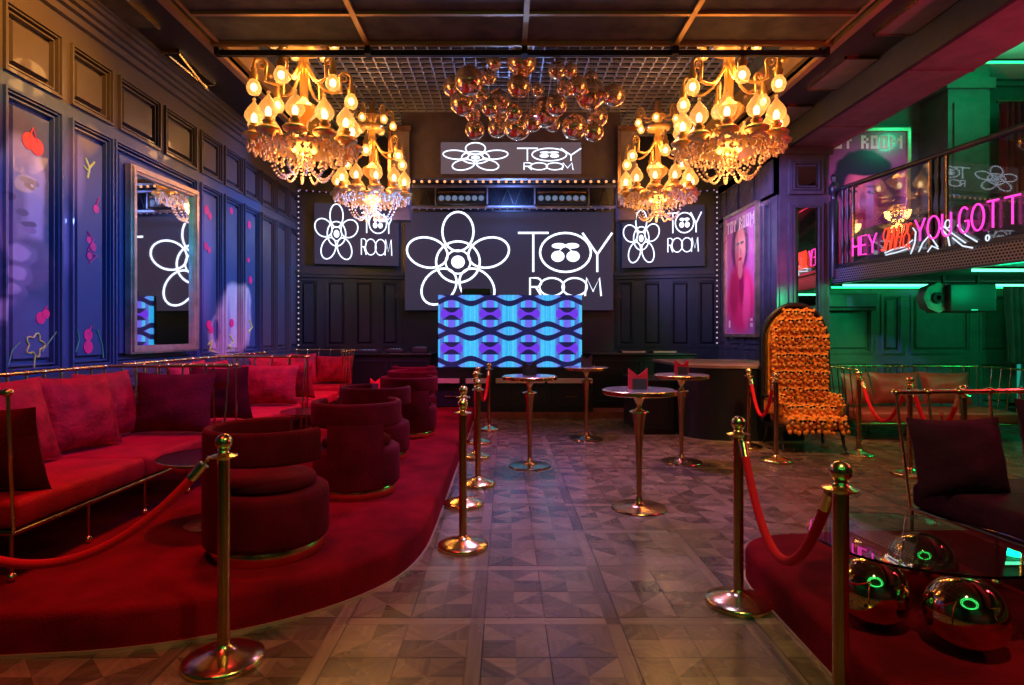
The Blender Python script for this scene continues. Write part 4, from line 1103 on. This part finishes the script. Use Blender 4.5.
# ------------------------------------------------------------------ mirror-ball cluster
BPL = []
BL = [(200,210,75),(120,240,55),(300,190,42),(330,118,36),(470,110,76),(455,235,60),(548,255,34),(650,155,46),(720,157,38),(690,245,48),(755,235,50),(825,195,36),(820,277,78),(942,282,58),(855,395,55),(838,470,50),(740,445,65),(590,368,78),(648,335,55),(628,430,40),(525,425,45),(500,395,28),(448,445,68),(430,370,45),(352,315,62),(308,345,45),(350,390,55),(345,450,50),(230,460,50),(220,385,40),(168,322,65),(258,288,38)]
zone = ['left end','left end','upper left','upper left','upper middle','middle','middle','upper right','upper right','right','right','right','right','right tip','lower right','lower right','lower right','centre','centre','lower centre','lower centre','lower centre','lower centre','lower centre','left of centre','left of centre','left of centre','lower left of centre','lower left','lower left','left end','left']
for i,((x,y,r),zn) in enumerate(zip(BL,zone)):
    big = r > 65; Yd = 7.5+.25*((i*7)%5)+(-.35 if big else .15)
    for k_ in range(60):
        yy = Yd+((k_+1)//2)*(.09 if k_%2 else -.09)
        if not 6.75 < yy < 9.3: continue
        p = at(430+x/5.12,40+y/5.12,yy); rad = r/5.12*yy/600
        if p.z+rad < 5.12 and all((p-q).length > rad+r2+.005 for q,r2 in BPL): break
    BPL.append((p,rad))
    t = thing('mirror_ball','',"mirror ball",p,0,'amber mirror balls hanging in a cloud under the grid')
    cl = lambda q: 'large' if q > 60 else 'medium' if q > 45 else 'small'
    peers = sorted(b[0] for b in BL if cl(b[2]) == cl(r)); rk = peers.index(x)
    words = ['leftmost','second from the left','third from the left','fourth from the left','fifth from the left','sixth from the left','seventh from the left','eighth from the left','ninth from the left','tenth from the left','eleventh from the left','twelfth from the left','thirteenth from the left']
    t['label'] = '%s of the %s amber mirror balls in the cluster, %s' % ('rightmost' if rk == len(peers)-1 else words[rk], cl(r), ['near the grid','at mid height','hanging low'][0 if y < 200 else 1 if y < 380 else 2])
    MB().sphere((0,0,0),rad,32,20).build('ball','mirrorball',t)
    MB().lathe([(0,rad*.98),(.02,rad*.98),(.02,rad+.02),(0,rad+.02)],10,cap=False).build('cap','brass_dark',t)
    MB().tube([(0,0,rad),(0,0,max(rad+.05,5.14-p.z))],.0025,5).build('wire','blackmatte',t)

# ------------------------------------------------------------------ left wall mirror and painted doodles
t = thing('wall_mirror','tall gold-framed mirror on the left panelled wall','mirror',(XL+.115,6.66,2.155),R(-3.5))
MB().box(-.02,.012,-.53,.53,-.90,.90).build('glass','mirror',t)
fr = MB()
for w0,w1,dd in ((.51,.535,.045),(.535,.575,.065),(.575,.595,.04)):
    h0,h1 = .90-.53+w0, .90-.53+w1
    fr.box(-.02,dd,-w1,w1,h0,h1).box(-.02,dd,-w1,w1,-h1,-h0).box(-.02,dd,-w1,-w0,-h0,h0).box(-.02,dd,w0,w1,-h0,h0)
fr.build('frame','frame_gold',t)
def wallpt(x,y): Y = 2340/(505-x); return Y, CH+(333-y)*Y/600
dx = XL+.047
def doodle(label,m,discs,lines,r=.006):
    t = thing('wall_painting',label,'wall painting',(dx,0,0))
    for qi,(x,y,rr_) in enumerate(discs):
        mb = MB(); Y,z = wallpt(x,y); n = 18; vs = [(0.0,Y+rr_*cos(2*pi*i/n),z+rr_*sin(2*pi*i/n)) for i in range(n)]; vs2 = [(.003+.0015*qi,)+v[1:] for v in vs]
        mb.add(vs+vs2,[list(range(n))[::-1],[n+i for i in range(n)]]+[(i,(i+1)%n,(i+1)%n+n,i+n) for i in range(n)]); mb.build('painted_fruit' if len(discs) else 'paint',m,t)
    for ln in lines: MB().tube([(.003,)+wallpt(x,y) for x,y in ln],r,5).build('painted_line',m,t)
cp = lambda x,y,s=1: [(x,y,.055*s),(x+5.5*s,y+2*s,.055*s)]
doodle('pair of red painted cherries high on the nearest mural panel','red_paint',[(23,141,.07),(31,147,.07)],[[(23,137),(27,128),(31,143)]])
doodle('pair of pink painted cherries low on the nearest mural panel','pink_paint',[(35,318,.05),(40,314,.04)],[[(36,314),(41,306)]])
doodle('pink painted flower blot midway up the second mural panel','pink_paint',[(84,240,.035),(88,247,.04),(84,256,.035)],[[(82,232),(88,240),(82,250),(91,256),(84,263)]],.008)
doodle('stacked pair of pink painted cherries low on the second mural panel','pink_paint',[(83,335,.055),(83,347,.06)],[[(83,334),(86,326)]])
doodle('single pink painted cherry high on the second mural panel','pink_paint',[(91,209,.04)],[[(91,205),(94,198)]])
doodle('yellow painted sprig high on the second mural panel','yellow_paint',[],[[(80,158),(84,168),(82,178)],[(84,168),(89,162)],[(84,172),(78,166)]],.01)
doodle('yellow-green painted flower outline low on the nearest mural panel','yellow_paint',[],[[(29+8*cos(a)*(1+.25*cos(5*a)),345+10*sin(a)*(1+.25*cos(5*a))) for a in [2*pi*i/30 for i in range(31)]],[(29,356),(28,368)]],.007)
doodle('green painted grass strokes across the nearest mural panels','green_paint',[],[[(2,365),(6,350),(14,342)],[(36,352),(46,338),(52,330)],[(60,345),(64,325),(62,318)],[(64,330),(69,326)],[(92,330),(97,345),(98,358)],[(70,352),(74,340),(72,330)]],.006)
doodle('pink painted cherries in a column on the fourth panel beyond the mirror','pink_paint',[(203,210,.06),(206,216,.05),(202,246,.05),(205,250,.045),(205,325,.06),(207,330,.05)],[])
doodle('pink painted cherries scattered on the fifth and sixth far panels','pink_paint',[(228,211,.05),(246,225,.06),(245,260,.04),(247,280,.06),(228,323,.06),(238,338,.05)],[])
doodle('yellow-green painted squiggles over the pale figure on the far panels','yellow_paint',[],[[(204,345),(208,340),(206,350),(211,352)],[(226,335),(230,342),(225,346),(229,350)],[(246,320),(249,327),(245,332)]],.012)

# ------------------------------------------------------------------ framed posters
def postermat(name, kind):
    m, nt, b = newmat(name); g = NB(nt); o = g.coords('Object',.06,6); U, Z = o[0], o[2]; n = g.noise(4,5)
    if kind == 0:   # right wall, 1.33 x 2.08
        c = g.mix(n,(.42,.12,.36),(.62,.20,.42))
        def E(col,u,v,ru,rv,s=.3,rot=0):
            nonlocal c; c = g.mix(g.ell(U,Z,u,v,ru,rv,s,rot),c,col)
        E((.10,.02,.09),-.02,.45,.36,.45,.4); E((.75,.36,.30),.0,.42,.22,.34,.3); E((.50,.16,.2),-.14,.38,.08,.3,.5)
        E((.06,.02,.05),.08,.50,.07,.025,.4); E((.06,.02,.05),-.10,.50,.06,.025,.4); E((.5,.02,.08),.0,.24,.07,.035,.3); E((.5,.2,.2),.02,.36,.025,.07,.5)
        E((.70,.03,.16),0,-.45,.6,.55,.5); E((.45,.02,.10),-.25,-.3,.2,.4,.8); E((.85,.10,.30),.25,-.5,.16,.42,.8); E((.30,.01,.08),.05,-.2,.10,.35,.8); E((.65,.28,.25),0,.06,.1,.14,.5)
    else:           # upper floor
        c = g.mix(n,(.13,.06,.22),(.34,.10,.34))
        def E(col,u,v,ru,rv,s=.3,rot=0):
            nonlocal c; c = g.mix(g.ell(U,Z,u,v,ru,rv,s,rot),c,col)
        E((.015,.02,.05),.0,.30,.46,.46,.15); E((.30,.09,.22),.0,.02,.32,.50,.15); E((.55,.18,.30),-.06,.14,.16,.25,.8); E((.70,.30,.42),-.02,-.08,.05,.05,.8); E((.015,.02,.05),.0,.52,.42,.16,.2); E((.05,.03,.07),.45,-.05,.12,.5,.6)
        E((.05,.02,.06),.15,.12,.085,.028,.3); E((.05,.02,.06),-.17,.12,.085,.028,.3); E((.06,.02,.06),.15,.20,.11,.016,.3); E((.06,.02,.06),-.17,.20,.11,.016,.3); E((.10,.03,.10),.30,-.05,.08,.4,.7); E((.26,.08,.16),.0,-.02,.05,.14,.5); E((.20,.03,.10),-.02,-.26,.13,.05,.3)
        E((.3,.1,.3),-.1,-.8,.6,.3,.5)
    nt.links.new(c,b.inputs['Base Color']); b.inputs['Roughness'].default_value = .25; b.inputs['Coat Weight'].default_value = .4
    return m
PIX = {'T':['###','.#.','.#.','.#.','.#.'],'O':['###','#.#','#.#','#.#','###'],'Y':['#.#','#.#','.#.','.#.','.#.'],'R':['##.','#.#','##.','#.#','#.#'],'M':['#...#','##.##','#.#.#','#...#','#...#'],' ':['..']*5}
def framed(label,loc,rz,W,H,mm,text,tm,th,tz):
    t = thing('framed_poster',label,'poster',loc,rz); MB().box(-W/2,W/2,-.01,.02,-H/2,H/2).build('print',mm,t)
    f = MB(); f.box(-W/2-.05,W/2+.05,-.04,.03,H/2,H/2+.05).box(-W/2-.05,W/2+.05,-.04,.03,-H/2-.05,-H/2).box(-W/2-.05,-W/2,-.04,.03,-H/2,H/2).box(W/2,W/2+.05,-.04,.03,-H/2,H/2); f.build('frame','frame_gold',t)
    tot = sum(len(PIX[c][0])+1 for c in text)-1; px_ = W*.9/tot; pz_ = th/5; x = -W*.45
    for c in text:
        if c != ' ':
            l_ = MB()
            for r_,row in enumerate(PIX[c]):
                for q,s in enumerate(row):
                    if s == '#': l_.box(x+q*px_,x+(q+1)*px_*1.0,-.014,-.01,tz-(r_+1)*pz_,tz-r_*pz_)
            l_.build('letter_%s'%c.lower(),tm,t)
        x += (len(PIX[c][0])+1)*px_
    return t
tp = framed('framed pink portrait poster on the right wall by the white bulb strip',(3.93,10.0,2.40),-pi/2,1.28,2.02,postermat('pink_portrait_print',0),'TOY ROOM','letter_print2',.20,.93)
MB().box(-.5,-.44,-.014,-.01,-.9,-.78).box(.42,.5,-.014,-.01,-.9,-.84).box(.42,.5,-.014,-.01,-.8,-.76).build('small_print','letter_print2',tp)
framed('large framed purple portrait poster upstairs behind the balcony rail',(5.42,9.08,3.42),0,1.30,2.06,postermat('purple_portrait_print',1),'TOY ROOM','letter_print',.20,.97)

# ------------------------------------------------------------------ balcony
A = Vector((4.77,8.7)); Bd = Vector((.39,-2.73)).normalized(); ba = atan2(Bd.y,Bd.x)   # u runs toward the camera
def bu(x, off=0):                                     # pixel column -> distance along balcony front
    s = .39/2.73; Y = (4.77-off+8.7*s)/((x-505)/600+s); return (8.7-Y)/(-Bd.y)
def bp(x,y,off=.0):
    u = bu(x,off); Y = 8.7+Bd.y*u; return u, CH+(333-y)*Y/600
bal = thing('balcony','balcony with dark handrail, turned balusters and glass over the green room','balcony',(A.x,A.y,0),ba)
# local: x along, room side = -y  (rotate: +x toward camera => right-hand side (-y) is ... )
sgn = -1 # local -y faces the room (-X)
LB = 8.0
MB().box(0,LB,.02,3.6,2.13,2.34).build('deck','blackmatte',bal)
MB().box(-.02,LB,-.01,.02,2.13,2.36).build('mesh_fascia','hex',bal)
MB().box(-.02,LB,-.03,.04,2.345,2.385).box(-.02,LB,-.02,.04,2.11,2.135).build('fascia_edge','black',bal)
MB().tube([(0,0,3.46),(LB,0,3.46)],.035,10).build('handrail','black',bal)
MB().lathe([(0,2.2),(.06,2.2),(.06,3.3),(.045,3.32),(.045,3.4),(.07,3.44),(.075,3.52),(.05,3.56),(.03,3.6),(.05,3.65),(.03,3.7),(0,3.71)],14,cap=False).build('newel_post','black',bal)
bl = None
us = [.16,.27,.38]+[2.08,2.16,2.24]+[bu(1100),bu(1110),bu(1120)]
us = [bu(x) for x in (843,848,853)]+[bu(932),bu(938.5),bu(946)]+[5.1,5.2,5.3]
for u in us:
    if bl is None: bl = MB().lathe([(0,0),(.022,0),(.022,.12),(.012,.15),(.024,.2),(.03,.3),(.014,.42),(.012,.5),(.014,.58),(.03,.7),(.024,.8),(.012,.86),(.022,.9),(.022,1.08),(0,1.08)],10,cap=False).build('baluster','black',bal,(u,0,2.37))
    else: inst(bl,bal,(u,0,2.37))
for a,b in ((bu(854.5),bu(930)),(bu(948),5.0),(5.4,7.9)):
    MB().box(a,b,-.008,.008,2.40,3.41).build('glass_panel','glass',bal)
    MB().box(a-.012,a,-.02,.02,2.37,3.43).box(b,b+.012,-.02,.02,2.37,3.43).build('panel_edge','copper',bal)
# neon sign on the balcony glass
ns = thing('neon_sign','pink and red neon words in a slanting row along the balcony glass','neon sign',(A.x,A.y,0),ba)
MB().box(bu(853.5),bu(1100),.012,.03,2.39,2.82).build('dark_backing',mat('plum_sign_board',(.06,.03,.05),.35),ns)
for word,x0,x1,z0,z1,m_,slant,lab,gap in (('HEY',856,880,2.46,2.71,'neon_pink',0,'pink neon word',.2),('SINNERS,',884,913,2.46,2.74,'neon_red',.25,'red slanted neon word',.15),('YOU',919,955,2.50,2.76,'neon_pink',0,'pink neon word',.18),('GOT',963,1003,2.50,2.78,'neon_pink',0,'pink neon word',.22),('T',1009,1025,2.5,2.78,'neon_pink',0,'pink neon word',.2)):
    g1 = MB()
    for c,pls in layout(word,bu(x0),bu(x1),z0,z1,gap,slant): strokes(g1,pls,.0075 if word[0]=='S' else .0105,-.05)
    for c in word: pass
    o = g1.build('neon_word',m_,ns); o['label'] = lab
fg = MB()
def bl_(pts): strokes(fg,[[bp(x,y) for x,y in pts]],.009,-.03)
for pts in ([(887,253),(896,249),(906,247),(915,240)],[(888,255),(900,252),(912,248)],[(913,254),(917,243),(918,232),(915,228)],[(921,252),(925,243),(932,235),(940,247)],[(930,252),(934,246),(941,249)],
            [(943,228),(950,236),(952,246)],[(945,226),(958,236),(968,243)],[(955,238),(965,246),(975,248)],[(960,225),(968,235),(980,242)]): bl_(pts)
strokes(fg,[[ (bp(950,224)[0]+.035*cos(q), bp(950,224)[1]+.045*sin(q)) for q in [2*pi*i/14 for i in range(15)]],[ (bp(990,238)[0]+.02*cos(q), bp(990,238)[1]+.03*sin(q)) for q in [2*pi*i/10 for i in range(11)]]],.008,-.03)
o = fg.build('line_figure','neon_white',ns); o['label'] = 'white line drawing under the pink words'

# green tube lights
def tube_light(label,p0,p1,m_='tube_green',r=.016):
    t = thing('tube_light',label,'tube light',p0); d = Vector(p1)-Vector(p0); MB().tube([(0,0,0),tuple(d)],r,8).build('tube',m_,t)
    MB().tube([(0,0,.03),tuple(d+Vector((0,0,.03)))],r*1.2,6).build('housing','blackmatte',t)
tube_light('long green tube light under the balcony above the hanging speaker',(4.82,8.55,2.085),(8.0,8.55,2.085),'tube_cyan')
tube_light('second green tube light under the balcony, close behind the first',(4.9,9.0,2.09),(8.0,9.0,2.09))
tube_light('short bright green tube light under the balcony nearest the right edge',(5.14,6.6,2.095),(7.9,6.6,2.095),'tube_cyan')
tube_light('green tube light hidden along the upper storey cornice',(5.0,8.3,5.15),(8.0,8.3,5.15))

# hanging speaker
t = thing('loudspeaker','dark wide loudspeaker hanging under the balcony in green light','speaker',(at(954,298,7.6)),R(0))
MB().box(-.16,.42,-.15,.3,-.18,.17,.02).build('cabinet','speaker',t)
MB().lathe([(.02,0),(.05,0),(.17,-.02),(.19,-.03),(.19,.12),(.02,.12)],8,(-.25,-.05,0),axis='y').build('horn','wall_green',t)
MB().lathe([(.0,-.03),(.05,-.03),(.07,-.035),(.03,-.03)],18,(-.25,-.05,0),axis='y').build('horn_throat','blackmatte',t)
MB().box(.1,.18,-.158,-.15,-.165,-.15).build('badge','letter_print',t)
b_ = MB().box(-.015,.015,-.02,.02,.16,.282).build('bracket','blackmatte',t,(-.14,0,0)); inst(b_,t,(.3,0,0))
t = thing('air_conditioner','long wall-mounted box unit on the green wall left of the speaker','air conditioner',(5.12,9.02,1.88))
MB().box(-.4,.42,-.12,.14,-.14,.12,.03).build('housing','wall_green',t); MB().box(-.36,.38,-.125,-.12,-.11,-.08).build('vent_slot','blackmatte',t)

# curtains
def curtain(label,x0,x1,y,z0,z1,pinch,m_='curtain'):
    n, k_ = 60, 24; vs = []; mb = MB()
    for j in range(k_+1):
        s = j/k_; z = z1+(z0-z1)*s
        g_ = 1-(pinch*sin(min(1,s)*pi/2)**2)
        for i in range(n+1):
            u = i/n; x = x1-(x1-x0)*(1-u)*g_; vs.append((x,y+.05*sin(u*pi*16)*(1-.3*s),z-(.10*sin(pi*u)*s*0)))
    for j in range(k_):
        for i in range(n): mb.add([],[]) if False else mb.f.append([j*(n+1)+i,j*(n+1)+i+1,(j+1)*(n+1)+i+1,(j+1)*(n+1)+i])
    mb.v = vs; mb.mi = [0]*len(mb.f); mb.sm = [True]*len(mb.f); mb.tone = [0]*len(mb.f)
    t = thing('curtain',label,'curtain',(0,0,0)); o = mb.build('drape',m_,t)
    md = o.modifiers.new('thickness','SOLIDIFY'); md.thickness = .012
    MB().tube([(x0-.05,y,z1+.02),(x1+.05,y,z1+.02)],.015,8).build('curtain_rod','copper',t)
curtain('brown gathered curtain beside the green-lit window under the balcony',7.28,8.0,8.75,.95,2.10,.08)
curtain('dark curtain hanging upstairs behind the balcony glass',7.1,7.8,8.6,2.4,4.7,0,'velvet_dark')
win = MB(); struct(MB().box(7.72,7.95,9.12,9.15,.35,1.45).build('window_1','win_glow'))
struct(MB().box(7.64,7.72,9.05,9.16,.3,1.5).box(7.84,7.86,9.08,9.13,.35,1.45).box(7.64,8.0,9.05,9.16,.28,.35).build('trim_30','wall_green'))

# green ring lamp over the camera end of the room (seen in the polished balls)
t = thing('ring_light','double green ring light on the ceiling behind the camera, seen only in reflections','ring light',(.35,-1.1,4.1))
for rr_ in (1.95,1.6):
    MB().tube([(rr_*cos(2*pi*i/48),rr_*sin(2*pi*i/48),0) for i in range(48)],.03,8,True).build('ring_tube',emit('ring_green_%d'%int(rr_*100),(.03,1,.3),7),t)
MB().tube([(0,-1.95,.02),(0,1.95,.02)],.012,6).tube([(0,0,.02),(0,0,.3)],.012,6).build('hanger','blackmatte',t)

# ------------------------------------------------------------------ lights
def lamp(kind,name,loc,col,power,target=None,size=.3,angle=60,blend=.6,sizey=None):
    l = bpy.data.lights.new(name,kind); l.color = col; l.energy = power
    if kind == 'AREA':
        l.size = size
        if sizey: l.shape = 'RECTANGLE'; l.size_y = sizey
    else: l.shadow_soft_size = size
    if kind == 'SPOT': l.spot_size = R(angle); l.spot_blend = blend
    o = bpy.data.objects.new(name,l); C.objects.link(o); o.location = loc
    if target is not None: o.rotation_euler = (Vector(target)-Vector(loc)).to_track_quat('-Z','Y').to_euler()
    return o
WARM = (1,.47,.13)
for (x,y,z,l) in CHN:
    lamp('POINT','chandelier_light',(x,y,z+.33),WARM,45,size=.2)
    lamp('POINT','chandelier_light',(x,y,z+.02),WARM,9,size=.1)  # extra point light added under each chandelier to warm its crystal fringe
    lamp('POINT','chandelier_light',(x,y,z+1.22),WARM,48,size=.2)
BLUE = (.01,.16,1)
lamp('SPOT','blue_wall_wash',(-.9,6.4,2.95),BLUE,430,(XL,6.6,1.5),.15,85,.8)  # unseen spots hung in mid-air below the chandeliers, added for the wall's blue
lamp('SPOT','blue_wall_wash',(-.9,3.6,2.95),BLUE,300,(XL,5.0,1.3),.15,80,.8)
lamp('SPOT','blue_wall_wash',(-.6,9.2,3.0),(.06,.26,1),850,(XL,9.6,2.6),.15,80,.8)
lamp('SPOT','amber_wall_spot',(-2.2,4.2,4.3),(1,.38,.05),520,(XL,4.9,3.75),.12,62,.9)
lamp('SPOT','red_seating_spot',(-1.9,4.2,4.3),(1,.05,.08),300,(-2.9,4.2,.5),.15,75,.8)
lamp('SPOT','pink_seating_spot',(-1.7,6.2,3.0),(1,.04,.25),240,(-3.0,7.2,.5),.1,85,.8)
lamp('SPOT','magenta_corner_spot',(-1.0,8.0,3.0),(1,.05,.6),230,(-2.4,9.4,.4),.1,85,.8)
lamp('SPOT','magenta_chair_spot',(-.2,7.0,3.9),(1,.05,.45),200,(-1.2,8.0,.3),.1,60,.8)
lamp('SPOT','violet_floor_spot',(.6,7.4,4.3),(.62,.30,1),620,(.5,6.2,0),.3,75,.9)
lamp('SPOT','violet_floor_spot',(.6,4.0,4.3),(.42,.36,1),300,(.3,4.6,0),.3,60,.9)
lamp('SPOT','rose_floor_spot',(2.0,7.6,4.3),(1,.45,.20),330,(2.9,6.2,0),.15,75,.9)
lamp('SPOT','red_platform_spot',(-1.6,1.6,4.2),(1,.04,.04),150,(-1.7,3.2,.2),.2,70,.8)
lamp('SPOT','warm_floor_spot',(1.0,1.0,4.2),(1,.66,.26),190,(1.0,2.6,0),.08,90,.9)
lamp('SPOT','warm_throne_spot',(2.9,4.8,4.3),(1,.60,.25),480,(3.6,7.2,1.0),.1,28,.7)
lamp('SPOT','purple_pier_spot',(2.1,7.5,3.9),(.30,.24,1),700,(4.3,8.9,2.9),.1,46,.6)
lamp('SPOT','blue_right_wall_spot',(1.4,7.6,3.0),(.14,.2,1),320,(4.0,10.0,2.4),.1,60,.7)
lamp('SPOT','blue_truss_light',(.1,10.7,3.4),(.25,.4,1),240,(.1,8.6,5.2),.05,130,.8)
lamp('SPOT','blue_back_wash',(-.8,9.6,3.9),(.15,.25,1),90,(-2.9,11.3,2.0),.1,80,.8)
lamp('SPOT','blue_back_wash',(1.0,9.6,3.9),(.15,.25,1),90,(3.0,11.3,2.0),.1,80,.8)
lamp('SPOT','blue_back_wash',(.1,10.5,3.9),(.15,.3,1),60,(.1,11.4,3.2),.1,150,.8)
lamp('POINT','magenta_beam_light',(5.1,5.0,2.7),(1,.04,.12),60,size=.1)
lamp('POINT','magenta_beam_light',(5.1,7.4,2.7),(1,.04,.12),44,size=.1)
lamp('POINT','magenta_beam_light',(5.1,3.0,2.7),(1,.04,.12),60,size=.1)
lamp('SPOT','magenta_poster_spot',(4.9,7.2,3.9),(1,.35,.75),120,(5.6,9.1,3.4),.1,60,.8)
lamp('POINT','green_underbalcony_light',(5.9,6.9,2.0),(.0,1,.34),30,size=.2)
lamp('POINT','green_underbalcony_light',(7.3,7.2,2.0),(.0,1,.34),26,size=.2)
lamp('POINT','green_upper_light',(6.7,7.6,4.75),(.0,1,.42),24,size=.15)
lamp('SPOT','green_pier_spot',(4.6,6.9,2.0),(.0,1,.38),110,(4.4,9.0,1.1),.05,60,.4)
lamp('SPOT','red_sofa_fill',(4.9,6.4,2.05),(1,.22,.12),70,(5.4,8.2,.5),.1,60,.8)  # unseen spot added to bring out the sofa's red-brown against the green
lamp('SPOT','rose_poster_spot',(2.2,9.0,3.0),(1,.30,.55),110,(3.95,10.0,2.4),.05,55,.7)
